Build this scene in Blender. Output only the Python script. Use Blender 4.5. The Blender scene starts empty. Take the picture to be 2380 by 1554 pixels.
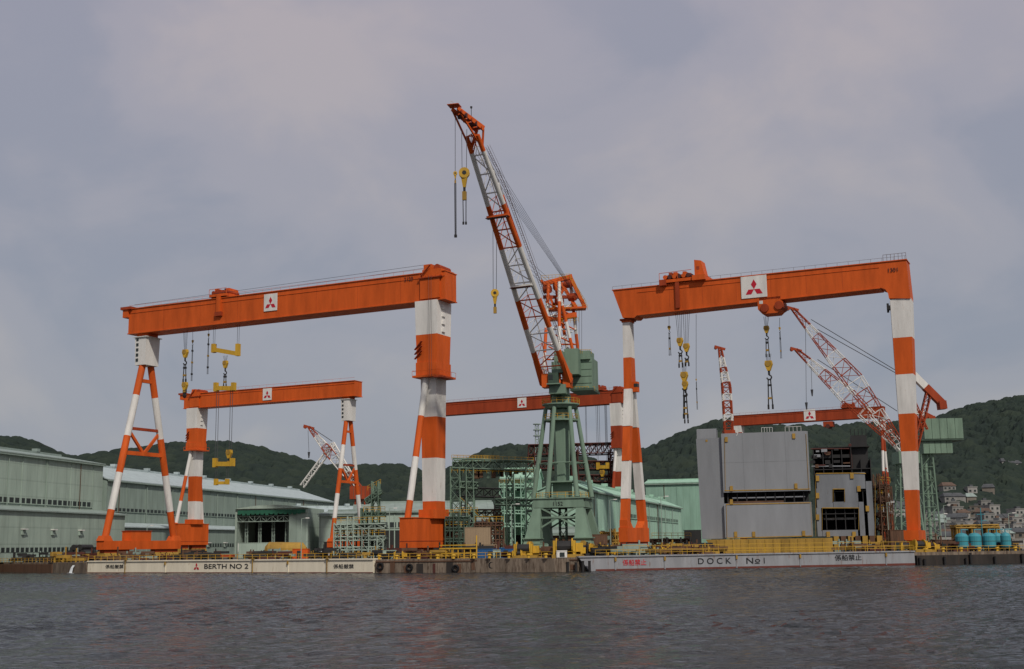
import bpy, math, random
import numpy as np
from mathutils import Vector, Matrix
random.seed(4)
rng=np.random.RandomState(7)
scene=bpy.context.scene
V=Vector
FP=2900.0; EYE=5.5; GZ=2.8
pitch=math.atan((1268-777)/FP)
RC=Matrix.Rotation(math.radians(90)+pitch,3,'X')@Matrix.Rotation(math.radians(-0.8),3,'Z')
CAM=V((0,0,EYE))
def ray(u,v): return RC@V(((u-1190)/FP,-(v-777)/FP,-1))
def at_z(u,v,z):
    d=ray(u,v); return CAM+d*((z-EYE)/d.z)
def at_y(u,v,y):
    d=ray(u,v); return CAM+d*(y/d.y)
cd=bpy.data.cameras.new("camera"); cam=bpy.data.objects.new("camera",cd)
scene.collection.objects.link(cam); scene.camera=cam
cd.sensor_width=36; cd.lens=36*FP/2380; cd.clip_end=20000; cd.clip_start=0.5
cam.matrix_world=Matrix.Translation(CAM)@RC.to_4x4()
scene.view_settings.view_transform='Standard'

# ---------------------------------------------------------------- materials
def nd(nt,t,**k):
    n=nt.nodes.new(t)
    for a,b in k.items(): setattr(n,a,b)
    return n
def paint(name,col,rough=0.5,var=0.18,rust=0.0,scale=0.35,rustcol=(0.16,0.06,0.025),streak=True,metal=0.0,spec=0.3,corr=None,bump=0.0,panel=None):
    m=bpy.data.materials.new(name); m.use_nodes=True; nt=m.node_tree
    b=nt.nodes['Principled BSDF']; L=nt.links.new
    tc=nd(nt,'ShaderNodeTexCoord')
    mp=nd(nt,'ShaderNodeMapping'); mp.inputs['Scale'].default_value=(1,1,0.18 if streak else 1)
    L(tc.outputs['Object'],mp.inputs['Vector'])
    n1=nd(nt,'ShaderNodeTexNoise'); n1.inputs['Scale'].default_value=scale; n1.inputs['Detail'].default_value=6; n1.inputs['Roughness'].default_value=0.65
    L(mp.outputs[0],n1.inputs['Vector'])
    r=nd(nt,'ShaderNodeMapRange'); r.inputs[1].default_value=0.3; r.inputs[2].default_value=0.7
    r.inputs[3].default_value=1-var; r.inputs[4].default_value=1+var*0.5
    L(n1.outputs['Fac'],r.inputs[0])
    mul=nd(nt,'ShaderNodeVectorMath',operation='SCALE'); mul.inputs[0].default_value=col
    L(r.outputs[0],mul.inputs['Scale'])
    out=mul.outputs[0]
    if rust>0:
        n2=nd(nt,'ShaderNodeTexNoise'); n2.inputs['Scale'].default_value=scale*3.1; n2.inputs['Detail'].default_value=8; n2.inputs['Roughness'].default_value=0.7
        L(mp.outputs[0],n2.inputs['Vector'])
        r2=nd(nt,'ShaderNodeMapRange'); r2.inputs[1].default_value=0.68-rust*0.3; r2.inputs[2].default_value=0.80-rust*0.2
        L(n2.outputs['Fac'],r2.inputs[0])
        mx=nd(nt,'ShaderNodeMix',data_type='RGBA'); mx.inputs[7].default_value=(*rustcol,1)
        L(r2.outputs[0],mx.inputs[0]); L(out,mx.inputs[6]); out=mx.outputs[2]
    for cc in ([corr] if corr else [])+([panel] if panel else []):
        ax,per=cc
        sp=nd(nt,'ShaderNodeSeparateXYZ'); L(tc.outputs['Object'],sp.inputs[0])
        mt=nd(nt,'ShaderNodeMath',operation='MULTIPLY'); mt.inputs[1].default_value=1/per; L(sp.outputs[ax],mt.inputs[0])
        fr=nd(nt,'ShaderNodeMath',operation='FRACT'); L(mt.outputs[0],fr.inputs[0])
        r3=nd(nt,'ShaderNodeMapRange'); r3.inputs[1].default_value=0; r3.inputs[2].default_value=0.12; r3.inputs[3].default_value=0.82; r3.inputs[4].default_value=1
        L(fr.outputs[0],r3.inputs[0])
        m2=nd(nt,'ShaderNodeVectorMath',operation='SCALE'); L(out,m2.inputs[0]); L(r3.outputs[0],m2.inputs['Scale']); out=m2.outputs[0]
    L(out,b.inputs['Base Color'])
    b.inputs['Roughness'].default_value=rough; b.inputs['Metallic'].default_value=metal
    b.inputs['Specular IOR Level'].default_value=spec
    if bump>0:
        bp=nd(nt,'ShaderNodeBump'); bp.inputs['Strength'].default_value=bump; bp.inputs['Distance'].default_value=0.3
        L(n1.outputs['Fac'],bp.inputs['Height']); L(bp.outputs[0],b.inputs['Normal'])
    return m
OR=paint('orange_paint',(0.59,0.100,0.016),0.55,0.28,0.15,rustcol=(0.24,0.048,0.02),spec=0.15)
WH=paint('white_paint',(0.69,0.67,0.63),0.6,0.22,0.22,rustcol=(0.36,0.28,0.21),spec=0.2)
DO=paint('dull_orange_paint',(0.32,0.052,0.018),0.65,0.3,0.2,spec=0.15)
CR=paint('cream_paint',(0.76,0.69,0.54),0.6,0.14,0.30,rustcol=(0.30,0.17,0.08),scale=0.5)
GC=paint('crane_green_paint',(0.18,0.262,0.195),0.6,0.28,0.18,spec=0.15)
GD=paint('dark_green_paint',(0.055,0.09,0.065),0.6,0.3,0.15)
PG=paint('pale_green_cladding',(0.37,0.56,0.44),0.75,0.2,0.12,corr=(0,3.0),rustcol=(0.24,0.3,0.24),spec=.1)
PG2=paint('pale_green_plain',(0.34,0.53,0.41),0.75,0.2,0.14,rustcol=(0.2,0.21,0.17),corr=(2,4.0),spec=.1)
PG3=paint('darkened_green_cladding',(0.235,0.375,0.295),0.75,0.2,0.14,rustcol=(0.17,0.19,0.15),corr=(0,3.0),spec=.1)  # pale green cladding darkened in colour because its gable rendered too bright
HG=paint('grey_green_cladding',(0.26,0.325,0.28),0.85,0.2,0.12,corr=(0,4.5),rustcol=(0.14,0.155,0.13),spec=.1)
HG2=paint('light_grey_green_cladding',(0.35,0.43,0.365),0.85,0.2,0.14,corr=(0,6.0),rustcol=(0.2,0.215,0.18),panel=(2,5.0),spec=.1)
RF=paint('roof_sheet',(0.40,0.47,0.47),0.6,0.2,0.14,corr=(0,5.0),streak=False,rustcol=(0.24,0.26,0.25))
RG=paint('roof_sheet_grey',(0.26,0.32,0.29),0.65,0.2,0.14,corr=(0,5.0),streak=False,rustcol=(0.15,0.15,0.13))
YE=paint('yellow_paint',(0.56,0.33,0.03),0.55,0.3,0.25)
YD=paint('ochre_paint',(0.36,0.215,0.04),0.65,0.35,0.35)
DK=paint('dark_steel',(0.025,0.024,0.024),0.6,0.3,0.1)
GL=paint('dark_window',(0.03,0.038,0.038),0.35,0.3)
CB=paint('cable_steel',(0.05,0.05,0.055),0.6,0.1)
BR=paint('brown_primer',(0.085,0.026,0.02),0.7,0.3,0.3)
RU=paint('rusty_steel',(0.12,0.065,0.04),0.85,0.4,0.4,scale=0.6)
CO=paint('quay_concrete',(0.21,0.165,0.125),0.9,0.5,0.7,rustcol=(0.06,0.038,0.026),scale=0.6,bump=0.5)
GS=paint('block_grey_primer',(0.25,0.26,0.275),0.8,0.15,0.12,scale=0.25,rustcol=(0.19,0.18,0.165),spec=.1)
GS2=paint('block_grey_darkened_primer',(0.19,0.20,0.215),0.8,0.25,0.3,scale=0.4,rustcol=(0.11,0.10,0.09),spec=.1)  # same grey primer, colour lowered because these plates rendered too pale
GG=paint('gate_grey_paint',(0.28,0.285,0.30),0.6,0.22,0.38,rustcol=(0.16,0.08,0.05),scale=0.5)
RDW=paint('waterline_red',(0.14,0.04,0.03),0.8,0.3,0.4,rustcol=(0.06,0.05,0.04))
RL=paint('emblem_red',(0.46,0.012,0.03),0.5,0.05)
BK=paint('black_lettering',(0.02,0.02,0.022),0.6,0.05)
LR=paint('red_lettering',(0.5,0.02,0.03),0.6,0.1)
CY=paint('tank_cyan',(0.045,0.25,0.30),0.5,0.25,0.2)
BL=paint('blue_sheet',(0.02,0.10,0.26),0.6,0.2,0.1)
TG=paint('green_tarpaulin',(0.02,0.11,0.065),0.7,0.3)
HW=paint('house_render',(0.23,0.225,0.21),0.85,0.25,0.2,rustcol=(0.14,0.13,0.12))
HW2=paint('house_render_beige',(0.20,0.175,0.145),0.85,0.25,0.2,rustcol=(0.14,0.13,0.12))
HW3=paint('house_render_pale',(0.31,0.30,0.28),0.85,0.25,0.2,rustcol=(0.2,0.19,0.17))
HR=paint('roof_tile_dark',(0.075,0.08,0.085),0.8,0.3)
HR2=paint('roof_tile_brown',(0.12,0.08,0.06),0.8,0.3)
TY=paint('tyre_rubber',(0.012,0.012,0.013),0.85,0.2)
TN=paint('tan_panel',(0.30,0.22,0.14),0.8,0.2,0.15)

# ---------------------------------------------------------------- mesh builder
def ortho(d,up=None):
    d=d.normalized()
    if up is None: up=V((0,0,1))
    up=V(up)
    if abs(d.dot(up))>0.97: up=V((0,1,0))
    s=d.cross(up).normalized(); return s,s.cross(d)
class MB:
    def __init__(s): s.v=[];s.f=[];s.m=[];s.ml=[]
    def mi(s,m):
        if m not in s.ml: s.ml.append(m)
        return s.ml.index(m)
    def add(s,vs,fs,m):
        o=len(s.v); s.v+= [tuple(x) for x in vs]; k=s.mi(m)
        for f in fs: s.f.append([o+i for i in f]); s.m.append(k)
    def hexa(s,p,m):
        s.add(p,[(3,2,1,0),(4,5,6,7),(0,1,5,4),(1,2,6,5),(2,3,7,6),(3,0,4,7)],m)
    def bx(s,x0,x1,y0,y1,z0,z1,m):
        s.hexa([(x0,y0,z0),(x1,y0,z0),(x1,y1,z0),(x0,y1,z0),(x0,y0,z1),(x1,y0,z1),(x1,y1,z1),(x0,y1,z1)],m)
    def fr(s,c0,w0,d0,z0,c1,w1,d1,z1,m):
        q=lambda c,w,d,z:[(c[0]-w/2,c[1]-d/2,z),(c[0]+w/2,c[1]-d/2,z),(c[0]+w/2,c[1]+d/2,z),(c[0]-w/2,c[1]+d/2,z)]
        s.hexa(q(c0,w0,d0,z0)+q(c1,w1,d1,z1),m)
    def beam(s,a,b,w,h,m,w1=None,h1=None,up=None):
        a=V(a);b=V(b);w1=w if w1 is None else w1;h1=h if h1 is None else h1
        sd,u=ortho(b-a,up)
        q=lambda p,w,h:[p-sd*w/2-u*h/2,p+sd*w/2-u*h/2,p+sd*w/2+u*h/2,p-sd*w/2+u*h/2]
        s.hexa(q(a,w,h)+q(b,w1,h1),m)
    def tube(s,a,b,r,m,r1=None,n=8,cap=True):
        a=V(a);b=V(b); r1=r if r1 is None else r1
        if (b-a).length<1e-6: return
        sd,u=ortho(b-a)
        vs=[];fs=[]
        for p,rr in ((a,r),(b,r1)):
            for i in range(n):
                t=2*math.pi*i/n; vs.append(p+sd*math.cos(t)*rr+u*math.sin(t)*rr)
        for i in range(n): j=(i+1)%n; fs.append((i,j,n+j,n+i))
        if cap: fs.append(tuple(range(n-1,-1,-1))); fs.append(tuple(range(n,2*n)))
        s.add(vs,fs,m)
    def tubeb(s,a,b,r,ts,ms,r1=None,n=12):
        a=V(a);b=V(b);r1=r if r1 is None else r1
        for i in range(len(ts)-1):
            s.tube(a.lerp(b,ts[i]),a.lerp(b,ts[i+1]),r+(r1-r)*ts[i],ms[i%len(ms)],r+(r1-r)*ts[i+1],n)
    def prism(s,poly,y0,y1,m):
        n=len(poly); vs=[(x,y0,z) for x,z in poly]+[(x,y1,z) for x,z in poly]
        s.add(vs,[tuple(range(n)),tuple(range(2*n-1,n-1,-1))]+[(i,n+i,n+(i+1)%n,(i+1)%n) for i in range(n)],m)
    def lattice(s,a,b,w,h,n,mf,rc,rb,w1=None,h1=None,up=None,ns=5):
        a=V(a);b=V(b);w1=w if w1 is None else w1;h1=h if h1 is None else h1
        sd,u=ortho(b-a,up); P=[]
        for i in range(n+1):
            t=i/n;p=a.lerp(b,t);ww=w+(w1-w)*t;hh=h+(h1-h)*t
            P.append([p-sd*ww/2-u*hh/2,p+sd*ww/2-u*hh/2,p+sd*ww/2+u*hh/2,p-sd*ww/2+u*hh/2])
        for i in range(n):
            m=mf((i+.5)/n) if callable(mf) else mf
            for k in range(4):
                k2=(k+1)%4
                s.tube(P[i][k],P[i+1][k],rc,m,n=ns,cap=False)
                if rb>0:
                    s.tube(P[i][k],P[i][k2],rb,m,n=4,cap=False)
                    if i%2: s.tube(P[i][k],P[i+1][k2],rb,m,n=4,cap=False)
                    else: s.tube(P[i][k2],P[i+1][k],rb,m,n=4,cap=False)
    def out(s,name,parent=None,off=(0,0,0),label=None,cat=None,group=None,kind=None):
        me=bpy.data.meshes.new(name); off=V(off)
        vv=[(p[0]-off.x,p[1]-off.y,p[2]-off.z) for p in s.v]
        me.from_pydata(vv,[],s.f)
        for m in s.ml: me.materials.append(m)
        me.polygons.foreach_set('material_index',s.m); me.update()
        o=bpy.data.objects.new(name,me); scene.collection.objects.link(o)
        if parent: o.parent=parent
        else: o.location=off
        tag(o,label,cat,group,kind); return o
def tag(o,label=None,cat=None,group=None,kind=None):
    for k,x in (('label',label),('category',cat),('group',group),('kind',kind)):
        if x: o[k]=x
def empty(name,loc,rz,label,cat,group=None):
    e=bpy.data.objects.new(name,None); scene.collection.objects.link(e)
    e.location=loc; e.rotation_euler[2]=rz; e.empty_display_size=1; tag(e,label,cat,group); return e
class Frame:
    def __init__(s,p0,p1=None,ang=None,z=GZ):
        s.o=V((p0[0],p0[1],z))
        s.ang=math.atan2(p1[1]-p0[1],p1[0]-p0[0]) if ang is None else ang
        s.L=(V((p1[0],p1[1],0))-V((p0[0],p0[1],0))).length if p1 is not None else 0
        s.M=Matrix.Translation(s.o)@Matrix.Rotation(s.ang,4,'Z'); s.I=s.M.inverted()
    def hit(s,u,v,y=0):
        c=s.I@CAM; d=s.I.to_3x3()@ray(u,v); t=(y-c.y)/d.y; p=c+d*t; return p.x,p.z
    def x(s,u,v,y=0): return s.hit(u,v,y)[0]
    def z(s,u,v,y=0): return s.hit(u,v,y)[1]
def text(body,size,loc,rz,mat,name,parent=None,bold=0.0,wid=None):
    c=bpy.data.curves.new(name,'FONT'); c.body=body; c.size=size; c.extrude=0.02; c.align_x='LEFT'; c.offset=bold
    o=bpy.data.objects.new(name,c); scene.collection.objects.link(o)
    bpy.context.view_layer.update()
    dg=bpy.context.evaluated_depsgraph_get()
    me=bpy.data.meshes.new_from_object(o.evaluated_get(dg)); me.materials.clear(); me.materials.append(mat)
    bpy.data.objects.remove(o)
    t=bpy.data.objects.new(name,me); scene.collection.objects.link(t)
    if parent: t.parent=parent
    t.location=loc; t.rotation_euler=(math.radians(90),0,rz)
    if wid:
        xs=[vv.co.x for vv in me.vertices]; k=wid/(max(xs)-min(xs)) if xs else 1
        for vv in me.vertices: vv.co.x*=k
    return t
def emblem(parent,x,y,z,w,h,plate=True):
    mb=MB()
    if plate: mb.bx(x-w/2,x+w/2,y-0.06,y+0.02,z-h/2,z+h/2,WH)
    a=min(w,h)*0.40; cz=z-a*0.28; yy=y-(0.10 if plate else 0.03)
    for ang in (90,210,330):
        d=V((math.cos(math.radians(ang)),0,math.sin(math.radians(ang)))); n=V((-d.z,0,d.x)); c=V((x,yy,cz))
        L=a*1.12
        p=[c+d*0.02,c+d*L/2-n*L*0.289,c+d*L,c+d*L/2+n*L*0.289]
        vs=p+[q+V((0,0.05,0)) for q in p]
        mb.add(vs,[(0,1,2,3),(7,6,5,4),(0,4,5,1),(1,5,6,2),(2,6,7,3),(3,7,4,0)],RL)
    return mb.out('emblem',parent)

# ---------------------------------------------------------------- ground, water
E=[at_z(-260,1326,0),at_z(122,1331,0),at_z(203,1332,0),at_z(867,1332,0),at_z(1290,1330,0),at_z(1385,1328,0),at_z(2127,1313,0),at_z(2480,1307,0)]
def gline(x):
    pts=[(-3000,E[0].y+60)]+[(e.x,e.y) for e in E]+[(3000,E[-1].y+60)]
    for a,b in zip(pts,pts[1:]):
        if a[0]<=x<=b[0]: return a[1]+(b[1]-a[1])*(x-a[0])/(b[0]-a[0])
    return 400
GM=paint('yard_ground',(0.12,0.11,0.095),0.9,0.3,0.3,scale=0.08,streak=False,rustcol=(0.08,0.06,0.045))
pts=[(-6000,500)]+[(e.x,e.y+2.5) for e in E]+[(6000,500)]
mb=MB(); top=[(x,y,GZ) for x,y in pts]; back=[(6000,9000,GZ),(-6000,9000,GZ)]
mb.add(top+back,[tuple(range(len(top)+2))],GM)
n=len(top); mb.add(top+[(x,y,-3) for x,y,_ in top],[(n+i,n+i+1,i+1,i) for i in range(n-1)],CO)
mb.out('ground',kind='structure')
m=bpy.data.materials.new('sea_water'); m.use_nodes=True; nt=m.node_tree; b=nt.nodes['Principled BSDF']; L=nt.links.new
b.inputs['Base Color'].default_value=(0.015,0.018,0.0175,1); b.inputs['Roughness'].default_value=0.07; b.inputs['IOR'].default_value=1.33; b.inputs['Specular IOR Level'].default_value=0.27
tc=nd(nt,'ShaderNodeTexCoord'); acc=None
for sc,rot,st,det,wt in ((1.7,-0.25,(1,1.4,1),4,0.20),(5.0,0.5,(1,1.2,1),3,0.085)):
    mp=nd(nt,'ShaderNodeMapping'); mp.inputs['Rotation'].default_value=(0,0,rot); mp.inputs['Scale'].default_value=st
    no=nd(nt,'ShaderNodeTexNoise'); no.inputs['Scale'].default_value=sc; no.inputs['Detail'].default_value=det; no.inputs['Distortion'].default_value=0.4
    L(tc.outputs['Object'],mp.inputs[0]); L(mp.outputs[0],no.inputs['Vector'])
    mm=nd(nt,'ShaderNodeMath',operation='MULTIPLY'); mm.inputs[1].default_value=wt; L(no.outputs['Fac'],mm.inputs[0])
    if acc is None: acc=mm.outputs[0]
    else:
        a=nd(nt,'ShaderNodeMath',operation='ADD'); L(acc,a.inputs[0]); L(mm.outputs[0],a.inputs[1]); acc=a.outputs[0]
bp=nd(nt,'ShaderNodeBump'); bp.inputs['Strength'].default_value=1.0; bp.inputs['Distance'].default_value=1.0
L(acc,bp.inputs['Height']); L(bp.outputs[0],b.inputs['Normal'])
xs=np.concatenate([[-6000,-2500,-1000,-500,-260],np.arange(-140,140.1,0.48),[260,500,1000,2500,6000]])
ys=np.concatenate([[-600,-200,-50,0],np.arange(36,150,0.36),np.arange(150,330,0.65),[345,380,450,620]])
X,Y=np.meshgrid(xs,ys); Z=np.zeros_like(X)
for i in range(64):
    lam=1.1*(5.0/1.1)**(rng.rand()); th=rng.normal(1.35,0.85); k=2*math.pi/lam
    amp=0.030/k*(0.6+0.8*rng.rand()); ph=rng.rand()*6.28
    s_=np.sin(k*(X*math.cos(th)+Y*math.sin(th))+ph+1.2*np.sin(X*0.09*rng.rand()+Y*0.08*rng.rand()+ph))
    Z+=amp*(s_+0.25*np.sin(2*(k*(X*math.cos(th)+Y*math.sin(th))+ph)))
patch=0.72+0.35*np.sin(X*0.045+Y*0.02+1)*np.cos(Y*0.05-X*0.02)+.15*np.sin(X*.11)*np.sin(Y*.09)
Z*=patch; fade=((np.abs(X)<139)&(Y>37)&(Y<329)).astype(float); Z*=fade
me=bpy.data.meshes.new('water'); ny,nx=X.shape; idx=np.arange(nx*ny).reshape(ny,nx)
me.from_pydata(np.stack([X.ravel(),Y.ravel(),Z.ravel()],1).tolist(),[],np.stack([idx[:-1,:-1].ravel(),idx[:-1,1:].ravel(),idx[1:,1:].ravel(),idx[1:,:-1].ravel()],1).tolist())
me.polygons.foreach_set('use_smooth',[True]*len(me.polygons)); me.materials.append(m)
wo=bpy.data.objects.new('water',me); scene.collection.objects.link(wo); tag(wo,kind='structure')

# ---------------------------------------------------------------- hills
ridge=[(-500,985),(-200,1000),(0,1016),(60,1020),(140,1054),(190,1066),(260,1052),(430,1029),(560,1025),(700,1057),(760,1073),(930,1080),(1000,1104),(1080,1080),(1150,1046),(1190,1036),(1290,1042),(1400,1080),(1500,1042),(1560,1012),(1640,984),(1690,974),(1780,989),(1900,996),(2040,989),(2150,972),(2250,936),(2330,921),(2380,916),(2900,874)]
YR=1200.0; Y0=700.0
rp=[at_y(u,v,YR) for u,v in ridge]; rx=np.array([p.x for p in rp]); rz_=np.array([p.z for p in rp])
def prof(t): t=np.clip(t,0,1); return t*t*(3-2*t)
def snoise(x,y): return (np.sin(x*0.013+1.3)*np.cos(y*0.017+x*0.006)+0.6*np.sin(x*0.031+y*0.023+2)+0.4*np.sin(x*0.06-y*0.047))
def terrain(x,y):
    zr=np.interp(x,rx,rz_)-GZ-7
    t=(y-Y0)/(YR-Y0); tb=(1750-y)/(1750-YR)
    p=np.where(y<YR,prof(t),prof(tb))
    return GZ-0.6+zr*p+snoise(x,y)*8*p*np.clip(1.15-p,0,1)*1.6
ys=np.concatenate([np.arange(Y0-6,YR+14,2.4),np.linspace(YR+20,1760,36)]); xs=np.arange(-760,760,2.3)
X,Y=np.meshgrid(xs,ys); T=terrain(X,Y)
best=np.zeros_like(X); tint=np.zeros_like(X); N=512
for C,hs in ((6.5,1.0),(11.0,1.25)):
    cx=np.floor(X/C).astype(int); cy=np.floor(Y/C).astype(int)
    jx=rng.rand(N,N);jy=rng.rand(N,N);hh=rng.rand(N,N)
    for dx in(-1,0,1):
        for dy in(-1,0,1):
            a=(cx+dx)%N;b_=(cy+dy)%N
            px=(cx+dx+0.1+0.8*jx[a,b_])*C;py=(cy+dy+0.1+0.8*jy[a,b_])*C
            r=C*(.5+0.3*hh[a,b_]); d2=((X-px)**2+(Y-py)**2)/r**2
            h=(2.0+3.6*hh[a,b_])*np.sqrt(np.clip(1-d2,0,1))*hs+1.0*hh[a,b_]*(d2<1)
            if C>8: h=h*(hh[a,b_]>.72)
            k=h>best; best=np.where(k,h,best); tint=np.where(k,jx[a,b_]*0.6+jy[b_,a]*0.4,tint)
mask=np.clip((Y-Y0-10)/40,0,1); clear=((X>225)&(Y<900)).astype(float)
Z=T+(best+rng.rand(*X.shape)*1.3)*mask*(1-0.6*clear)
me=bpy.data.meshes.new('hill'); ny,nx=X.shape
vs=np.stack([X.ravel(),Y.ravel(),Z.ravel()],1); idx=np.arange(nx*ny).reshape(ny,nx)
fc=np.stack([idx[:-1,:-1].ravel(),idx[:-1,1:].ravel(),idx[1:,1:].ravel(),idx[1:,:-1].ravel()],1)
me.from_pydata(vs.tolist(),[],fc.tolist())
at=me.attributes.new('tint','FLOAT','POINT'); at.data.foreach_set('value',(tint*0.7+0.3*np.clip(best/7,0,1)).ravel().astype(np.float32))
fm=bpy.data.materials.new('forest_canopy'); fm.use_nodes=True; nt=fm.node_tree; b=nt.nodes['Principled BSDF']; L=nt.links.new
an=nd(nt,'ShaderNodeAttribute',attribute_name='tint'); tc=nd(nt,'ShaderNodeTexCoord')
no=nd(nt,'ShaderNodeTexNoise'); no.inputs['Scale'].default_value=0.012; no.inputs['Detail'].default_value=5; L(tc.outputs['Object'],no.inputs['Vector'])
n3=nd(nt,'ShaderNodeTexNoise'); n3.inputs['Scale'].default_value=0.6; n3.inputs['Detail'].default_value=4; L(tc.outputs['Object'],n3.inputs['Vector'])
ad=nd(nt,'ShaderNodeMath',operation='ADD'); L(an.outputs['Fac'],ad.inputs[0]); L(no.outputs['Fac'],ad.inputs[1])
ad2=nd(nt,'ShaderNodeMath',operation='ADD'); L(ad.outputs[0],ad2.inputs[0]); L(n3.outputs['Fac'],ad2.inputs[1])
rp_=nd(nt,'ShaderNodeValToRGB'); mr=nd(nt,'ShaderNodeMapRange'); mr.inputs[1].default_value=0.8; mr.inputs[2].default_value=2.1; L(ad2.outputs[0],mr.inputs[0]); L(mr.outputs[0],rp_.inputs[0])
rp_.color_ramp.elements[0].color=(0.020,0.028,0.028,1); rp_.color_ramp.elements[1].color=(0.036,0.048,0.034,1)  # bluish tone put into the canopy colours in place of aerial haze
e=rp_.color_ramp.elements.new(0.5); e.color=(0.025,0.036,0.030,1)
L(rp_.outputs[0],b.inputs['Base Color']); b.inputs['Roughness'].default_value=0.95; b.inputs['Specular IOR Level'].default_value=0.08
me.materials.append(fm); ho=bpy.data.objects.new('hill',me); scene.collection.objects.link(ho); tag(ho,kind='structure')

# ---------------------------------------------------------------- gates and quay
def wall_obj(name,p0,p1,thick,h,mat,label,cat,ribs=(),stripe=None,slant=0,cap=None):
    F=Frame(p0,p1,z=0); e=empty(name,F.o,F.ang,label,cat)
    mb=MB(); mb.prism([(0+slant,-1.5),(F.L,-1.5),(F.L,h),(0-slant*0.4,h)],0,thick,mat); mb.out('wall',e)
    if cap:
        mb=MB(); mb.bx(-slant*0.4-.1,F.L+.1,-0.25,thick+.2,h,h+0.28,cap); mb.out('coping',e)
    for u in ribs:
        mb=MB(); x=F.x(u,1315); mb.bx(x-.12,x+.12,-0.16,-0.003,0.2,h-.05,mat)
        mb.bx(x-.2,x+.2,-0.35,-.15,h-.9,h-.1,YD); mb.out('stiffener',e)
    if stripe:
        mb=MB(); mb.bx(slant,F.L,-0.03,-0.004,-1,stripe,RDW); mb.out('waterline_band',e)
    return F,e
def railing(p0,p1,z,label,h=1.2,sp=2.4,r=0.045,mat=None,group='yellow safety railings'):
    mat=mat or YE; p0=V((p0[0],p0[1],z));p1=V((p1[0],p1[1],z)); mb=MB(); n=max(2,int((p1-p0).length/sp))
    for i in range(n+1):
        p=p0.lerp(p1,i/n); mb.tube(p,p+V((0,0,h)),r*1.2,mat,n=5)
    for k in (0.5,1.0): mb.tube(p0+V((0,0,h*k)),p1+V((0,0,h*k)),r,mat,n=5)
    return mb.out('railing',off=p0,label=label,cat='railing',group=group)
WALLH=2.9
F1,g1=wall_obj('berth_gate',E[2],E[3],2.6,WALLH,CR,'cream painted steel berth gate standing in the harbour water','gate',ribs=(385,670),cap=CR,stripe=0.25)
for u,w,t_ in ((245,42,'係船厳禁'),(775,47,'係船厳禁')):
    x=F1.x(u,1320); x2=F1.x(u+w,1320); text(t_,1.05,(x,-0.06,F1.z(u,1320)),0,BK,'lettering',g1,wid=x2-x)
x=F1.x(474,1319);x2=F1.x(576,1319); text('BERTH NO 2',1.55,(x,-0.06,F1.z(500,1321)),0,BK,'lettering',g1,bold=0.012,wid=x2-x)
emblem(g1,F1.x(457,1315),-0.05,F1.z(457,1315.5),2.3,2.3,False)
for u in (294,590,763):
    mb=MB(); xx=F1.x(u,1310); mb.bx(xx-.12,xx+.12,-.5,-.41,0,WALLH+.9,YD); mb.bx(xx-.5,xx+.5,-.6,-.26,WALLH+.3,WALLH+.5,YD); mb.out('ladder',g1)
railing(E[2]+V((0,.5,0)),E[3]+V((0,.5,0)),WALLH+.28,'long yellow pipe railing along the cream berth gate')
F2,g2=wall_obj('dock_gate',E[5]-V((2.5,0,0)),E[6],3.4,WALLH,GG,'grey steel dock gate with rust streaks in the harbour water','gate',ribs=(1430,1545,1712,1860,2060),stripe=0.45,slant=2.6,cap=GG)
def gt(t_,u,v,u2,mat,size,bold=0,sc=True):
    x=F2.x(u,v);x2=F2.x(u2,v); text(t_,size,(x,-0.06,F2.z(u,v)),0,mat,'lettering',g2,bold=bold,wid=(x2-x) if sc else None)
gt('係船禁止',1447,1313,1502,LR,1.35,.01)
gt('D O C K',1621,1310.5,1698,BK,1.75,0.012); gt('N',1733,1309.5,1749,BK,1.75,0.012); gt('1',1772,1309,1779,BK,1.75,0.012,False)
gt('o',1754,1306.5,1766,BK,1.5,0.012); gt('係船禁止',1940,1301.5,2002,BK,1.35,.01)
mb=MB(); x=F2.x(1754,1309); mb.bx(x,x+1.15,-.08,-.04,F2.z(1754,1309.6),F2.z(1754,1309.6)+.14,BK); mb.out('lettering',g2)
railing(E[5]+V((0,.5,0)),E[6]+V((0,.5,0)),WALLH+.28,'long yellow pipe railing along the grey dock gate')
railing(E[5]+V((6,3.0,0)),E[6]+V((0,3.0,0)),WALLH+.28,'yellow pipe railing on the inner edge of the dock gate',h=2.0,sp=3.5)
F3,q3=wall_obj('quay_wall',E[3]+V((.6,-.3,0)),E[5]-V((3.5,-.3,0)),6,2.95,CO,'rust stained concrete quay wall between two docks','quay')
F4,q4=wall_obj('quay_wall',E[1],E[2]-V((.4,0,0)),5,2.75,CO,'short stained concrete quay wall beside the berth gate','quay')
F5,q5=wall_obj('quay_wall',E[0],E[1]-V((.3,0,0)),5,2.3,RU,'dark low quay wall at the edge of the yard','quay')
DKC=paint('dark_quay',(0.04,0.034,0.03),0.9,0.4,0.4,rustcol=(0.07,0.042,0.028),scale=.6)
F6,q6=wall_obj('quay_wall',E[6]+V((.5,0,0)),E[7],5,2.1,DKC,'low dark quay wall with timber fendering','quay')
mb=MB(); mb.bx(0,F3.L,-.18,-.002,2.35,2.6,RU); mb.out('fender_beam',q3)
for i in range(16):
    mb=MB(); xx=F3.L*(i+random.uniform(.2,.8))/16; w_=random.uniform(.3,1.6); mb.bx(xx,xx+w_,-.12,-.003,random.uniform(-.5,.6),random.uniform(1.4,2.3),random.choice([RU,DKC,BR])); mb.out('rust_patch_plate',q3)
railing(E[3]+V((1,1.2,0)),E[5]+V((-4,1.2,0)),2.95,'yellow pipe railing along the stained concrete quay')
railing(E[0],E[2],2.75,'yellow pipe railing along the low stained quay')
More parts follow.
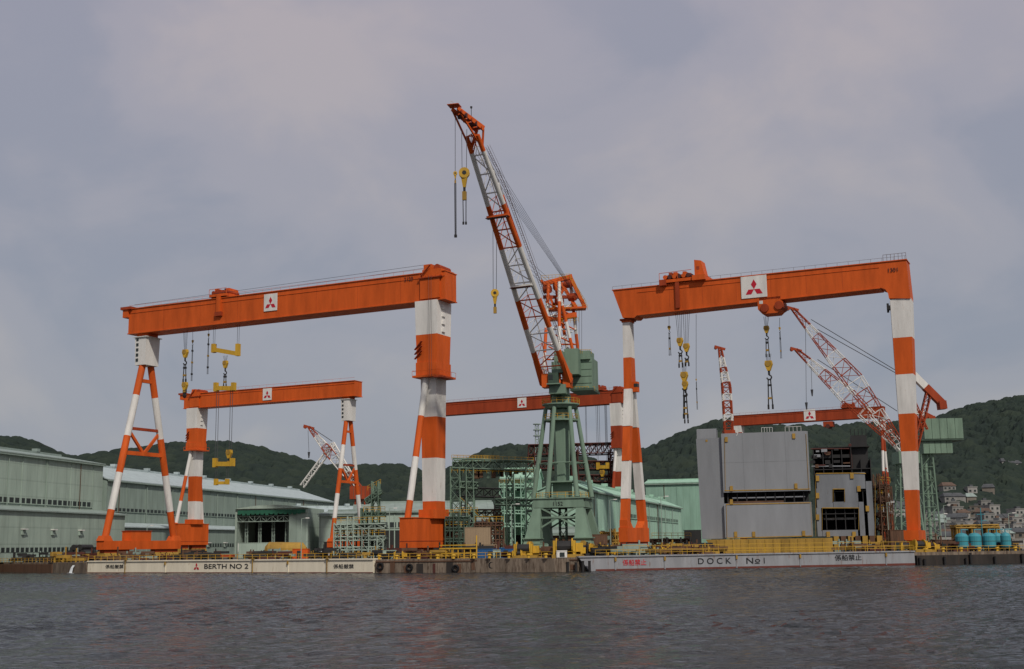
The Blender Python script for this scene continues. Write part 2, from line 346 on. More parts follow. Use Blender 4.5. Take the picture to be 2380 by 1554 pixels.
railing(E[6]+V((1,2.6,0)),E[7]+V((0,2.6,0)),2.8,'yellow pipe railing along the dark quay')
def pile(p,h,label):
    mb=MB(); mb.tube((p[0],p[1],-1),(p[0],p[1],h),.28,DK,n=8); mb.tube((p[0],p[1],h),(p[0],p[1],h+.15),.32,DKC,n=8)
    mb.out('mooring_pile',off=(p[0],p[1],0),label=label,cat='pile',group='dark fender piles along the quay')
for f_ in (.03,.06,.19,.33,.36,.52,.70,.9):
    p=E[6].lerp(E[7],f_); pile((p.x,p.y-.5),1.2+random.random()*1.2,'dark timber fender pile against the dark quay')
for i in range(9):
    p=F3.M@V((F3.L-9.5+i*1.5+random.uniform(-.4,.4),-.7,0)); pile((p.x,p.y),1.6+random.random()*1.3,'dark timber fender pile beside the dock gate')
for i,u in enumerate((885,953,1060,1145,1165,1185,1250,1275)):
    x=F3.x(u,1320); mb=MB(); c=F3.M@V((x,-.35,1.5-0.3*(i%3)))
    n=14; R3_=F3.M.to_3x3()
    for k in range(n):
        a=2*math.pi*k/n;b2=2*math.pi*(k+1)/n
        mb.tube(c+R3_@V((math.cos(a)*.62,0,math.sin(a)*.62)),c+R3_@V((math.cos(b2)*.62,0,math.sin(b2)*.62)),.23,TY,n=6,cap=False)
    mb.out('tyre_fender',off=c,label='black rubber tyre fender hanging on the concrete quay',cat='tyre fender',group='tyre fenders on the quay wall')

# ---------------------------------------------------------------- gantry cranes
def bogies(e,x,ys,wx,h,n=4):
    for (a,b_) in ys:
        mb=MB(); L_=b_-a
        mb.bx(x-wx*.3,x+wx*.3,a+.3,b_-.3,h*.72,h,DO)
        for i in range(n):
            c=a+L_*(i+.5)/n; w=L_/n*.42
            mb.prism([(x-wx*.55,h*.30),(x+wx*.55,h*.30),(x+wx*.3,h*.72),(x-wx*.3,h*.72)],c-w,c+w,YD)
            for sx in(-1,1):
                for sy in(-.5,.5):
                    mb.tube((x+sx*wx*.5-.2,c+sy*w,h*.2),(x+sx*wx*.5+.2,c+sy*w,h*.2),h*.2,DK,n=10)
        mb.out('wheel_truck',e)
def hook(e,F,u,vt,vh,ve,y=3,k=1.0,spread=1.2,double=True,u2=None):
    u2=u2 or u
    x,zt=F.hit(u,vt,y); xh,zh=F.hit(u2,vh,y); _,ze=F.hit(u2,ve,y)
    mb=MB()
    for s in ((-1,-.35,.35,1) if double else (0,)):
        mb.tube((x+s*spread*.6,y,zt),(xh+s*spread*.35*k,y,zh),0.06,CB,n=4)
    mb.out('hoist_cable',e)
    mb=MB(); hk=2.6*k
    mb.prism([(xh-.8*k,zh),(xh+.8*k,zh),(xh+1.0*k,zh-hk*.35),(xh+.35*k,zh-hk),(xh-.35*k,zh-hk),(xh-1.0*k,zh-hk*.35)],y-.5*k,y+.5*k,YE)
    mb.tube((xh,y-.62*k,zh-hk*.3),(xh,y+.62*k,zh-hk*.3),.75*k,YD,n=12)
    mb.tube((xh,y,zh-hk),(xh,y,zh-hk-1.1*k),.28*k,DK,n=6)
    for a in range(7):
        t0=math.radians(90-a*38);t1=math.radians(90-(a+1)*38); c=V((xh,y,zh-hk-1.7*k))
        mb.tube(c+V((math.cos(t0)*.6*k,0,math.sin(t0)*.6*k)),c+V((math.cos(t1)*.6*k,0,math.sin(t1)*.6*k)),.2*k,DK,n=6)
    mb.out('hook_block',e)
    if ve>vh+10:
        mb=MB()
        for s in (-.6,.6): mb.tube((xh+s*.5*k,y,zh-hk-2*k),(xh+s*.9*k,y,ze),0.13*k+.03,DK,n=5)
        nb=max(2,int((zh-hk-ze)/3.2))
        for i in range(nb): zz=zh-hk-2*k+(ze-(zh-hk-2*k))*(i+.5)/nb; mb.bx(xh-.5*k,xh+.5*k,y-.3,y+.3,zz-.3,zz+.2,YD if i%3==1 else DK)
        mb.tube((xh-.55*k,y,ze),(xh-.55*k,y,ze-1.2*k),.25*k,DK,n=6); mb.tube((xh+.55*k,y,ze),(xh+.55*k,y,ze-1.2*k),.25*k,DK,n=6)
        mb.out('sling',e)
def spreader(e,F,u0,u1,v,y=3,k=1.0,vt=None,bend=0):
    x0,z=F.hit(u0,v,y); x1,z1=F.hit(u1,v,y)
    mb=MB(); mb.beam((x0,y,z),(x1,y,z1-bend),.9*k,1.2*k,YE)
    mb.bx(x0-.5*k,x0+.5*k,y-.6,y+.6,z-.9*k,z+1.6*k,YE); mb.bx(x1-.5*k,x1+.5*k,y-.6,y+.6,z1-.6*k-bend,z1+1.6*k,YE)
    mb.out('lifting_beam',e)
    if vt:
        zt=F.z(u0,vt,y); mb=MB()
        for s in(-.3,.3):
            mb.tube((x0+s,y,z+1.3*k),(x0+s,y,zt),.06,CB,n=4); mb.tube((x1+s,y,z1+1.3*k),(x1+s,y,zt),.06,CB,n=4)
        mb.out('hoist_cable',e)
def trolley(e,x,z,y0,y1,w,k,down=0,mat=OR):
    mb=MB(); mb.bx(x-w/2,x+w/2,y0-1,y1+1,z+.3*k,z+1.0*k,mat)
    for sx in(-.4,.4):
        for yy in(y0,y1): mb.tube((x+sx*w,yy-.3,z+.35*k),(x+sx*w,yy+.3,z+.35*k),.4*k,DK,n=10)
    mb.out('trolley_frame',e)
    mb=MB()
    for i in range(5):
        xx=x-w*.38+i*w*.19; hh_=(1.0+random.random()*1.2)*k
        mb.bx(xx-w*.07,xx+w*.07,y0+random.random(),y1-random.random(),z+1.0*k,z+1.0*k+hh_,[mat,DO,mat,BR,mat][i])
        mb.tube((xx,y0-.2,z+1.6*k),(xx,y1,z+1.6*k),.55*k,DO,n=10)
    mb.tube((x-w/2,y0-1,z+1.0*k),(x-w/2,y0-1,z+2.4*k),.08,mat,n=4);mb.tube((x+w/2,y0-1,z+1.0*k),(x+w/2,y0-1,z+2.4*k),.08,mat,n=4);mb.tube((x-w/2,y0-1,z+2.4*k),(x+w/2,y0-1,z+2.4*k),.07,mat,n=4)
    mb.out('hoist_winch',e)
    if down:
        mb=MB(); mb.bx(x-w*.05,x+w*.17,y0-1.2,y0-.4,z-down,z+.9*k,mat); mb.bx(x-w*.12,x+w*.25,y0-1.3,y0-.3,z-down-.3,z-down+.9,DO); mb.out('trolley_arm_or_shadow',e)
def gantry(label,H,Lp,Rp,bot,rigid,arm,k=1.0,gy=6.0,logo=None,num=None,trolleys=(),housing=True,capL=True,mat=OR,spr=9.5,spa=14,name='gantry_crane'):
    PL=at_z(*Lp,H); PR=at_z(*Rp,H); F=Frame(PL,PR); e=empty(name,F.o,F.ang,label,'gantry crane')
    z1=H-GZ; z0=F.z(*bot); Lx=F.L; y0,y1=0,gy; yc=gy/2
    mb=MB(); mb.bx(0,Lx,y0,y1,z0,z1,mat); mb.bx(-.15,Lx+.15,y0-.25,y1+.25,z1,z1+.22*k,mat); mb.bx(-.15,Lx+.15,y0-.25,y1+.25,z0-.25*k,z0,mat)
    nseg=int(Lx/12)
    for i in range(1,nseg): mb.bx(Lx*i/nseg-.025,Lx*i/nseg+.025,y0-.02,y0,z0,z1,DO)
    mb.bx(0,Lx,y0-.12,y0,z0+(z1-z0)*.82,z0+(z1-z0)*.82+.12,mat)
    mb.out('girder',e)
    mb=MB()
    for i in range(int(Lx/3)):
        mb.tube((i*3,0,z1),(i*3,0,z1+1.1),.03,mat,n=4)
    mb.tube((0,y0,z1+1.1),(Lx,y0,z1+1.1),.035,mat,n=4); mb.out('handrail',e)
    xr=F.x(rigid['u'],rigid['v'][0]+60,yc); zz=[F.z(rigid['u'],v,yc) for v in rigid['v']]; zz[0]=z0-.25*k
    mb=MB(); W=[(6.4*k,7.8*k),(6.2*k,7.2*k),(5.8*k,6.8*k)]
    mb.fr((xr,yc),W[1][0],W[1][1],zz[1],(xr,yc),W[0][0],W[0][1],zz[0],WH)
    mb.fr((xr,yc),W[2][0],W[2][1],zz[2],(xr,yc),W[1][0],W[1][1],zz[1],mat)
    zp=zz[3]; zs=zz[3:-1]; zb=zz[-2]; ze=zz[-1]; w0=4.6*k; w1=3.9*k; cols=[WH,mat]
    for i in range(len(zs)-1):
        t0=(zp-zs[i])/(zp-zb); t1=(zp-zs[i+1])/(zp-zb)
        mb.fr((xr,yc),w0+(w1-w0)*t1,(w0+(w1-w0)*t1)*1.1,zs[i+1],(xr,yc),w0+(w1-w0)*t0,(w0+(w1-w0)*t0)*1.1,zs[i],cols[i%2])
    mb.out('rigid_leg',e)
    mb=MB(); mb.bx(xr-3.6*k,xr+4.0*k,yc-4.6*k,yc+4.6*k,zz[3],zz[3]+.5*k,mat); mb.bx(xr-3.0*k,xr+3.0*k,yc-3.8*k,yc+3.8*k,zz[3]+.5*k,zz[2],mat)
    mb.bx(xr+3*k,xr+5.2*k,yc-5.2*k,yc+1*k,zz[3]-.4*k,zz[3]+.0*k,DO)
    for yy in (-4.6,-2.3,0,2.3,4.6):
        for sx in(-3.6,4.0): mb.tube((xr+sx*k,yc+yy*k,zz[3]+.5*k),(xr+sx*k,yc+yy*k,zz[3]+1.7*k),.05,mat,n=4)
    for sx in(-3.6,4.0): mb.tube((xr+sx*k,yc-4.6*k,zz[3]+1.7*k),(xr+sx*k,yc+4.6*k,zz[3]+1.7*k),.05,mat,n=4)
    mb.tube((xr-3.6*k,yc-4.6*k,zz[3]+1.7*k),(xr+4.0*k,yc-4.6*k,zz[3]+1.7*k),.05,mat,n=4)
    mb.out('leg_platform',e)
    bxo=-1.6*k; yb=yc-2.2*k
    for s,r_ in((-1,-spr*.84),(1,spr*1.0)):
        mb=MB(); a=V((xr+bxo*.4,yc+s*2.6*k,zp)); b2=V((xr+bxo,yb+r_,zb)); ts=[(zp-q)/(zp-zb) for q in zs]; mb.tubeb(a,b2,.82*k,ts,cols); mb.out('side_strut',e)
    mb=MB(); xb_=xr+bxo*.6; mb.bx(xb_-2.0*k,xb_+2.0*k,yb-spr,yb+spr+1,ze,zb,mat); mb.bx(xr-2.1*k,xr+2.1*k,yc-4*k,yc+4*k,zb,zb+2.2*k,mat)
    mb.bx(xb_-2.15*k,xb_+2.15*k,yb-spr-.2,yb+spr+1.2,zb,zb+.2,mat); mb.bx(xb_-2.05*k,xb_+2.05*k,yb-spr-.05,yb+spr+1.05,ze+1.5*k,ze+1.7*k,DO); mb.out('leg_base',e)
    bogies(e,xb_,[(yb-spr,yb-spr*.1),(yb+spr*.1,yb+spr+1)],3.6*k,ze,4)
    for i in range(4):
        mb=MB(); mb.bx(xr+3.0*k,xr+3.5*k,yc-1.2*k,yc+.2*k,zz[0]-(2.0+i*2.0)*k,zz[0]-(1.1+i*2.0)*k,WH); mb.out('access_box',e)
    mb=MB()
    for i in range(3): mb.beam((xr-3.5*k,yc-3.4*k,zz[2]+(1+i*1.2)*k),(xr-1.0*k,yc-4.2*k,zz[2]+(3+i*1.2)*k),.5*k,.2*k,DO)
    mb.out('stair',e)
    if housing:
        mb=MB()
        xa,xb=xr-1.9*k,xr+3.8*k
        mb.bx(xa,xb,y0-.5*k,y1+.8*k,z0+.3*k,z1-1.0*k,mat); mb.bx(xa+.6*k,xb+.5*k,y0-.4*k,y1+.5*k,z1-1.0*k,z1+.8*k,mat)
        mb.bx(xa-.3*k,xb+.8*k,y0-.9*k,y1+1.0*k,z1-1.5*k,z1-1.25*k,DO); mb.bx(xa+.9*k,xa+3.2*k,y0-.2*k,y1-1*k,z1+.8*k,z1+2.2*k,mat)
        mb.tube((xb-1.0*k,y0,z1+1.2*k),(xb-1.0*k,y1,z1+1.2*k),.9*k,DO,n=14)
        mb.beam((xa+.4*k,y0-.9*k,z1-1),(xa+3.2*k,y0-.9*k,z1+1.8*k),.4,.2,DO)
        for i in range(6): mb.tube((xa+i*k,y0-.9*k,z1-1.2*k),(xa+i*k,y0-.9*k,z1-.1*k),.04,mat,n=4)
        mb.out('machinery_house',e)
    if k>.9:
        mb=MB()
        for s in (1.0*k,1.7*k): mb.tube((xr+s,y0-1.1*k,z1-1),(xr+s+.5,yc-4.8*k,zz[3]),.04,CB,n=4)
        mb.out('power_cable',e)
    if arm:
        xa_=F.x(arm['u'],arm['v'][0]+20,yc); za=[F.z(arm['u'],v,yc) for v in arm['v']]; za[0]=z0-.25*k
        mb=MB(); mb.fr((xa_,yc),3.7*k,5.6*k,za[1],(xa_,yc),4.2*k,5.8*k,za[0]-.9*k,WH); mb.bx(xa_-1.9*k,xa_+1.9*k,yc-2.2*k,yc+2.2*k,za[0]-.9*k,za[0],mat); mb.bx(xa_-2.6*k,xa_+2.6*k,yc-3.3*k,yc+3.3*k,za[0]-1.2*k,za[0]-1.0*k,WH); mb.out('leg_head',e)
        for i in range(5):
            mb=MB(); zq=za[1]+(za[0]-za[1])*(.12+i*.16); mb.bx(xa_-1.5*k,xa_-.7*k,yc-3.0*k,yc-2.7*k,zq,zq+.8*k,GL); mb.out('access_hatch',e)
        zh=za[1]; zb=za[-1]; ts=[(zh-q)/(zh-zb) for q in za[1:]]; cols=[mat,WH]
        P=lambda s,t:V((xa_,yc+s*(1.7*k+(spa-1.7*k)*t),zh+(zb-zh)*t))
        for s in(-1,1):
            mb=MB(); mb.tubeb(P(s,0),P(s,1),.98*k,ts,cols,n=14); mb.out('leg_tube',e)
        t2=.51; mid=(P(-1,t2)+P(1,t2))/2
        for a,b2,w,h_,m_ in ((P(-1,.09),P(1,.09),.7,1.0,mat),(P(-1,.37),P(1,.37),.7,.8,DO),(P(-1,t2),P(1,t2),.9,1.1,mat),(P(-1,.38),mid,.6,.8,mat),(P(1,.38),mid,.6,.8,mat)):
            mb=MB(); mb.beam(a,b2,w*k,h_*k,m_); mb.out('cross_brace',e)
        mb=MB(); mb.bx(xa_-1.4*k,xa_+1.4*k,yc-spa-1.5*k,yc+spa+1.5*k,zb-2.4*k,zb,mat)
        mb.fr((xa_,yc-spa),2.8*k,3.6*k,zb,(xa_,yc-spa),2.2*k,2.2*k,zb+1.4*k,mat); mb.fr((xa_,yc+spa),2.8*k,3.6*k,zb,(xa_,yc+spa),2.2*k,2.2*k,zb+1.4*k,mat); mb.out('leg_base',e)
        mb=MB(); mb.bx(xa_-2.2*k,xa_+1.2*k,yc-5*k,yc+3*k,zb,zb+2.6*k,mat); mb.bx(xa_-2.4*k,xa_+1.4*k,yc-5.2*k,yc+3.2*k,zb+2.6*k,zb+2.8*k,DO)
        mb.bx(xa_-2.23*k,xa_-2.2*k,yc-3.4*k,yc-1.8*k,zb+1.1*k,zb+2.0*k,GL); mb.out('electrical_cabin',e)
        bogies(e,xa_,[(yc-spa-1,yc-spa*.35),(yc+spa*.35,yc+spa+1)],3.0*k,zb-2.4*k,4)
    if logo:
        u0,u1,v0,v1=logo; xa,za_=F.hit(u0,v0); xb,zb_=F.hit(u1,v1); emblem(e,(xa+xb)/2,-.16,(za_+zb_)/2,xb-xa,(za_-zb_)*.93)
    if num:
        t_,u,v,u2=num; x=F.x(u,v); text(t_,1.5*k,(x,-.16,F.z(u,v)),0,BK,'lettering',e,wid=F.x(u2,v)-x)
    if capL:
        mb=MB(); mb.bx(-1.8*k,.2,y0-.6,y1+.6,z1-2.4*k,z1-.1,mat); mb.bx(-2.4*k,1.5*k,y0-1,y1+1,z1-.1,z1+.7*k,DO); mb.out('girder_end_cap',e)
    for (u,w,kk,dn,cab) in trolleys:
        x=F.x(u,Lp[1]-10); trolley(e,x,z1+.2*k,y0+.5,y1-.5,w,kk,dn,mat)
    return F,e,z0,z1
FA,eA,zA0,zA1=gantry('orange and white gantry crane beside the cream berth gate',75,(300,719),(1034,628.8),(600,741),
   dict(u=1007,v=[690,781,845,880,970,1065,1165,1205,1272]),dict(u=343,v=[770,850,921,1016,1101,1186,1256]),
   logo=(615,645,683,722),num=('2120',940,654,960),trolleys=[(508,6.0,1.05,5.0,1)],spr=9.5,spa=14)
mb=MB()
mb.tube((2,0,zA1+1.2),(FA.L-6,0,zA1+2.2),.045,CB,n=4); mb.tube((2,4,zA1+1.3),(FA.L-6,4,zA1+2.4),.045,CB,n=4); mb.out('catenary_cable',eA)
hook(eA,FA,431,768,812,880,k=.9); hook(eA,FA,430,880,888,905,k=.9,double=False)
hook(eA,FA,448,765,790,882,k=.3,double=False); hook(eA,FA,485,762,775,866,k=.3,double=False)
spreader(eA,FA,497,553,812,vt=752,bend=1.2)
hook(eA,FA,524,826,838,893,k=.8); spreader(eA,FA,502,543,902,k=1.0)
mb=MB()
for u in (504,509,536,541): x,z=FA.hit(u,905,3); mb.tube((x,3,z),(x,3,FA.z(u,1072,3)),.09,CB,n=4)
mb.out('hoist_cable',eA); spreader(eA,FA,500,540,1078,k=1.0); hook(eA,FA,533,1040,1045,1070,k=.9,double=False); spreader(eA,FA,502,528,1122,k=.7,vt=1085)

gantry('smaller orange and white gantry crane near the factory halls',60,(428,917),(824,884.3),(620,934),
   dict(u=457,v=[945,996,1030,1048,1107,1165,1215,1218,1266]),dict(u=810,v=[921,978,1035,1090,1148,1205,1258]),k=.75,gy=4.5,
   logo=(612,632,902,930),spr=7.5,spa=9)
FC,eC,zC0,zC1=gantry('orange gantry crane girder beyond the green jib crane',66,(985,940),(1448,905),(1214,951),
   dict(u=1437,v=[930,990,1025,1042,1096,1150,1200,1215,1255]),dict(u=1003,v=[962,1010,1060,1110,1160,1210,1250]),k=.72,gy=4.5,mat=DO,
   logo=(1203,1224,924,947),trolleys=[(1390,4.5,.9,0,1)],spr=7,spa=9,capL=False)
for u in (1360,1362,1388,1392,1405,1408):
    x=FC.x(u,930,2); mb=MB(); mb.tube((x,2,zC0),(x,2,FC.z(u,1035,2)),.08,CB,n=4); mb.out('hoist_cable',eC)
spreader(eC,FC,1390,1412,1085,y=2,k=1.1,vt=925); hook(eC,FC,1400,1085,1092,1110,y=2,k=1.0)
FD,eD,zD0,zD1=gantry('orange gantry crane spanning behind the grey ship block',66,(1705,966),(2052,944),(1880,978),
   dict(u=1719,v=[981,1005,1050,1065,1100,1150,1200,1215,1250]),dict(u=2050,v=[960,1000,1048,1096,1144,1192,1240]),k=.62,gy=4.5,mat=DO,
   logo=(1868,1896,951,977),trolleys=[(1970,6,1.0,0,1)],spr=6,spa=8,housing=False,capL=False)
x,z=FD.hit(1924,985); mb=MB(); mb.bx(x-2.2,x+2.2,0,4,z-1.2,z+1.2,DO); mb.tube((x,-.5,z-1),(x,4.5,z-1),1,BR,n=10); mb.out('lower_trolley',eD)

# ---- tall dock gantry
H2=80
PL=at_z(1424,675,H2); PR=at_z(2106,603.5,H2); F=Frame(PL,PR); e=empty('gantry_crane',F.o,F.ang,'tall orange and white gantry crane over the ship block','gantry crane')
B=lambda u,v:F.hit(u,v,0)
gy=6.0; yc=3.0; z1=H2-GZ
poly=[B(1424,675),B(1447,738),B(1474,738),B(1482,731),B(2046,668),B(2058,672),B(2064,682),B(2066,693),B(2116,693),B(2106,603.5)]
mb=MB(); mb.prism(list(reversed(poly)),0,gy,OR)
pl2=[(poly[0][0]-.2,z1),(poly[-1][0]+.2,z1),(poly[-1][0]+.2,z1+.25),(poly[0][0]-.2,z1+.25)]; mb.prism(pl2,-.25,gy+.25,OR)
q0=B(1482,731);q1=B(2046,668); mb.prism([(q0[0],q0[1]-.25),(q1[0],q1[1]-.25),(q1[0],q1[1]),(q0[0],q0[1])],-.25,gy+.25,OR)
for i in range(1,7):
    x=q0[0]+(q1[0]-q0[0])*i/7; mb.bx(x-.025,x+.025,-.02,0,q1[1]+.3,z1,DO)
mb.bx(q0[0],q1[0],-.12,0,z1-1.4,z1-1.28,OR)
mb.out('girder',e)
mb=MB(); x0,x1=poly[0][0],poly[-1][0]
for i in range(int((x1-x0)/3)+1): mb.tube((x0+i*3,0,z1),(x0+i*3,0,z1+1.2),.035,RU,n=4)
mb.tube((x0,0,z1+1.2),(x1,0,z1+1.2),.035,RU,n=4)
for i in range(7): mb.tube((x1-6+i,0,z1),(x1-6+i,0,z1+2.0),.05,RU,n=4)
mb.tube((x1-6,0,z1+2.0),(x1,0,z1+2.0),.05,RU,n=4)
mb.out('handrail',e)
emblem(e,(B(1723,670)[0]+B(1783,670)[0])/2,-.16,(B(1750,640)[1]+B(1750,693)[1])/2,B(1783,670)[0]-B(1723,670)[0],(B(1750,641)[1]-B(1750,692)[1]))
text('1301',1.6,(B(2062,633)[0],-.16,B(2062,633)[1]),0,BK,'lettering',e,wid=B(2084,633)[0]-B(2062,633)[0])
vv=[693,782,868,960,1048,1138,1232]; mb=MB(); zt=B(2090,693)[1]; zb_=F.z(2120,1232)
xt0,xt1=B(2068,693)[0],B(2116,693)[0]; xb0,xb1=B(2107,1232)[0],B(2134,1232)[0]
def legx(z):
    t=(zt-z)/(zt-zb_); return xt0+(xb0-xt0)*t, xt1+(xb1-xt1)*t, 5.4+(4.2-5.4)*t
zs=[zt]+[F.z(2110,v) for v in vv[1:]]
for i in range(6):
    a0,a1,ad_=legx(zs[i]);c0,c1,cdp=legx(zs[i+1])
    mb.fr(((c0+c1)/2,yc),c1-c0,cdp,zs[i+1],((a0+a1)/2,yc),a1-a0,ad_,zs[i],[WH,OR][i%2])
mb.out('rigid_leg',e)
mb=MB(); xm=(xb0+xb1)/2; mb.bx(xm-2.0,xm+2.0,yc-7,yc+7,zb_-2.6,zb_,OR); mb.out('leg_base',e); bogies(e,xm,[(yc-7,yc),(yc,yc+7)],3.6,zb_-2.6,3)
mb=MB()
zq=F.z(2075,715); xq=legx(zq)[0]; mb.bx(xq-1.0,xq,yc-2.8,yc-1,zq-.3,zq+.8,DK); mb.tube((xq-.8,yc-2,zq+1.5),(xq-.8,yc-2,zq-1),.3,DK)
mb.out('cable_reel',e); mb=MB()
for zz in np.arange(zb_,zt,3.0):
    xx=legx(zz)[0]; mb.bx(xx-.35,xx,yc-.4,yc+.4,zz,zz+.15,OR)
mb.tube((legx(zb_)[0]-.35,yc-.4,zb_),(legx(zt)[0]-.35,yc-.4,zt),.06,WH,n=4)
mb.out('ladder',e)
xl=F.x(1461,800,yc); vz=[738,750,832,905,992,1073,1160,1225,1256]; zl=[F.z(1462,v,yc) for v in vz]
mb=MB(); mb.bx(xl-1.4,xl+1.4,yc-1.8,yc+1.8,zl[1],B(1460,738)[1],OR); mb.bx(xl-1.8,xl+1.8,yc-2.2,yc+2.2,zl[1]+.5,zl[1]+1.0,DO); mb.out('leg_joint',e)
mb=MB(); mb.fr((xl,yc),2.4,3.4,zl[2],(xl,yc),2.3,3.2,zl[1],WH); mb.fr((xl,yc),2.4,4.0,zl[3],(xl,yc),2.4,3.4,zl[2],OR); mb.out('leg_head',e)
cols=[WH,OR,WH,OR]
SP=7.6
for s in(-1,1):
    mb=MB()
    for i in range(4):
        za,zb2=zl[3+i],zl[4+i]; f=lambda z:yc+s*(1.05+(SP-1.05)*(zl[3]-z)/(zl[3]-zl[7]))
        mb.fr((xl,f(zb2)),2.3,2.3,zb2,(xl,f(za)),2.3,2.0,za,cols[i])
    mb.out('pendulum_leg',e)
mb=MB(); mb.bx(xl-1.35,xl+1.35,yc-SP-1.6,yc+SP+1.6,zl[8]-.4,zl[7]-.2,OR)
mb.fr((xl,yc-SP+1.2),2.4,4.6,zl[7]-.2,(xl,yc-SP),2.3,2.3,zl[7]+2,OR); mb.fr((xl,yc+SP-1.2),2.4,4.6,zl[7]-.2,(xl,yc+SP),2.3,2.3,zl[7]+2,OR); mb.out('leg_base',e)
bogies(e,xl,[(yc-SP-1.8,yc),(yc,yc+SP+1.8)],3.4,zl[8]-.4,3)
mb=MB(); zc=F.z(1478,895); mb.bx(xl+1.2,xl+2.6,yc-1,yc+1,zc-1.6,zc+1.4,OR); mb.bx(xl+1.6,xl+2.63,yc-1.05,yc+.6,zc-.2,zc+.8,GL); mb.out('electrical_cabin',e)
xt=F.x(1585,660)
mb=MB(); w=13.0; mb.bx(xt-w/2,xt+w/2,-.8,gy+.8,z1+.5,z1+1.4,OR)
mb.bx(xt-w/2,xt-w/2+2.0,-1.4,gy+1,z1-.3,z1+1.42,DO); mb.bx(xt+w/2-3,xt+w/2+.8,-1.4,gy+1,z1+.3,z1+1.8,OR)
mb.out('trolley_frame',e)
mb=MB()
for i in range(6):
    xx=xt-w/2+1.6+i*1.4; mb.bx(xx-.5,xx+.5,.3,gy-1-random.random(),z1+1.4,z1+2.4+random.random()*1.3,[OR,DO][i%2]); mb.tube((xx,-.6,z1+2.2),(xx,gy,z1+2.2),.65,BR if i%2 else OR,n=10)
mb.tube((xt-w/2,-1,z1+3.4),(xt+w/4,-1,z1+3.6),.08,OR,n=4); mb.tube((xt-w/2,-1,z1+1.4),(xt-w/2,-1,z1+3.4),.08,OR,n=4); mb.tube((xt-1,-1,z1+1.4),(xt-1,-1,z1+3.5),.08,OR,n=4)
mb.out('hoist_winch',e)
mb=MB(); xx=xt+w/2-2.6; mb.prism([(xx,z1+1.4),(xx+3.0,z1+1.4),(xx+2.0,z1+6.2),(xx,z1+6.6)],0,4,OR); mb.bx(xx+.6,xx+1.5,-.03,0,z1+3.6,z1+4.6,DO); mb.out('machinery_house',e)
mb=MB(); xx=xt-w/2+5.2; mb.bx(xx-.6,xx+.6,-.7,-.25,F.z(1575,716),z1+.6,DO); mb.out('trolley_arm_or_shadow',e)  # dull orange strip over the girder face stands in for the trolley's shadow
xw=F.x(1790,712); zw=F.z(1790,712); mb=MB(); mb.prism([(xw-3.4,zw+2.0),(xw-3.4,zw-.6),(xw-2.2,zw-2.0),(xw+2.0,zw-2.0),(xw+3.6,zw-.6),(xw+3.6,zw+1.2),(xw+2.4,zw+2.0)],-.5,5,OR)
mb.tube((xw+2.6,-.9,zw),(xw+2.6,5.2,zw),1.2,DO,n=14); mb.tube((xw-1.4,-.9,zw-.4),(xw-1.4,5.2,zw-.4),1.2,DO,n=14); mb.bx(xw-3,xw+3,0,5,zw+2,zw+2.7,DO); mb.bx(xw-2.9,xw-1.9,-.54,-.5,zw+.9,zw+1.8,WH); mb.out('lower_trolley',e)
hook(e,F,1577,722,785,845,k=.95,u2=1580,spread=1.6); hook(e,F,1595,722,798,842,k=.95,spread=1.6); hook(e,F,1590,842,864,962,k=1.1,double=True); hook(e,F,1592,880,886,975,k=.9,double=False)
hook(e,F,1781,735,757,822,k=.8); hook(e,F,1786,822,838,940,k=1.1); hook(e,F,1812,738,760,830,k=.3,double=False)
hook(e,F,1555,735,757,822,k=.45,double=False); hook(e,F,1618,730,880,950,k=.2,double=False)

# ---------------------------------------------------------------- green jib crane
YC=305; C0=at_y(1310,1268,YC); Fg=Frame((C0.x,C0.y),ang=math.radians(-14)); eG=empty('tower_jib_crane',Fg.o,Fg.ang,'tall green tower crane with orange and white lattice jib raised','jib crane')
zg=lambda v:at_y(1310,v,YC).z-GZ
z16=zg(1160); zt=zg(942)
for sx in(-1,1):
    for sy in(-1,1):
        mb=MB(); mb.fr((sx*6.3,sy*6.0),4.4,3.4,2.0,(sx*5.2,sy*4.6),1.9,1.9,z16-2.2,GC)
        mb.bx(sx*6.2-2.3,sx*6.2+2.3,sy*6-1.8,sy*6+1.8,4.2,4.45,GC); mb.out('portal_leg',eG)
for sy in(-1,1):
    mb=MB()
    mb.prism([(-6.4,z16-2.1),(6.4,z16-2.1),(6.1,z16),(-6.1,z16)],sy*5-.5,sy*5+.5,GC)
    for a,b_ in (((-5.5,6.2),(-.2,9.2)),((5.5,6.2),(.2,9.2)),((0,9.2),(-4.2,z16-2.2)),((0,9.2),(4.2,z16-2.2))):
        mb.beam((a[0],sy*5.2,a[1]),(b_[0],sy*5.2,b_[1]),.38,.38,GC)
    mb.beam((-5.8,sy*5.3,9.2),(5.8,sy*5.3,9.2),.38,.45,GC); mb.out('portal_frame',eG)
mb=MB()
for sx in(-1,1): mb.bx(sx*5.8-.5,sx*5.8+.5,-4.4,4.4,z16-2.1,z16-.01,GC)
mb.bx(-6.7,6.7,-5.8,5.8,z16,z16+.3,GC); mb.lattice((0,0,2),(0,0,z16),1.6,1.6,5,GD,.16,.08)
mb.out('portal_deck',eG)
for x0 in (-6.4,6.4): bogies(eG,x0,[(-9,-3),(3,9)],3.6,2.2,3)
for x0 in(-6.4,6.4):
    for y0 in(-7.4,7.4): mb=MB(); mb.bx(x0-2.0,x0+2.0,y0-1.2,y0+1.2,1.5,2.7,YE); mb.tube((x0,y0-1.5,3.0),(x0,y0+1.5,3.0),.7,YD,n=10); mb.out('travel_drive',eG)
text('1152',1.3,(-1.4,-5.58,z16-1.65),0,BK,'lettering',eG)
mb=MB(); mb.bx(-2.0,2.0,-2.0,2.0,z16+.3,zg(1120)-.2,GC)
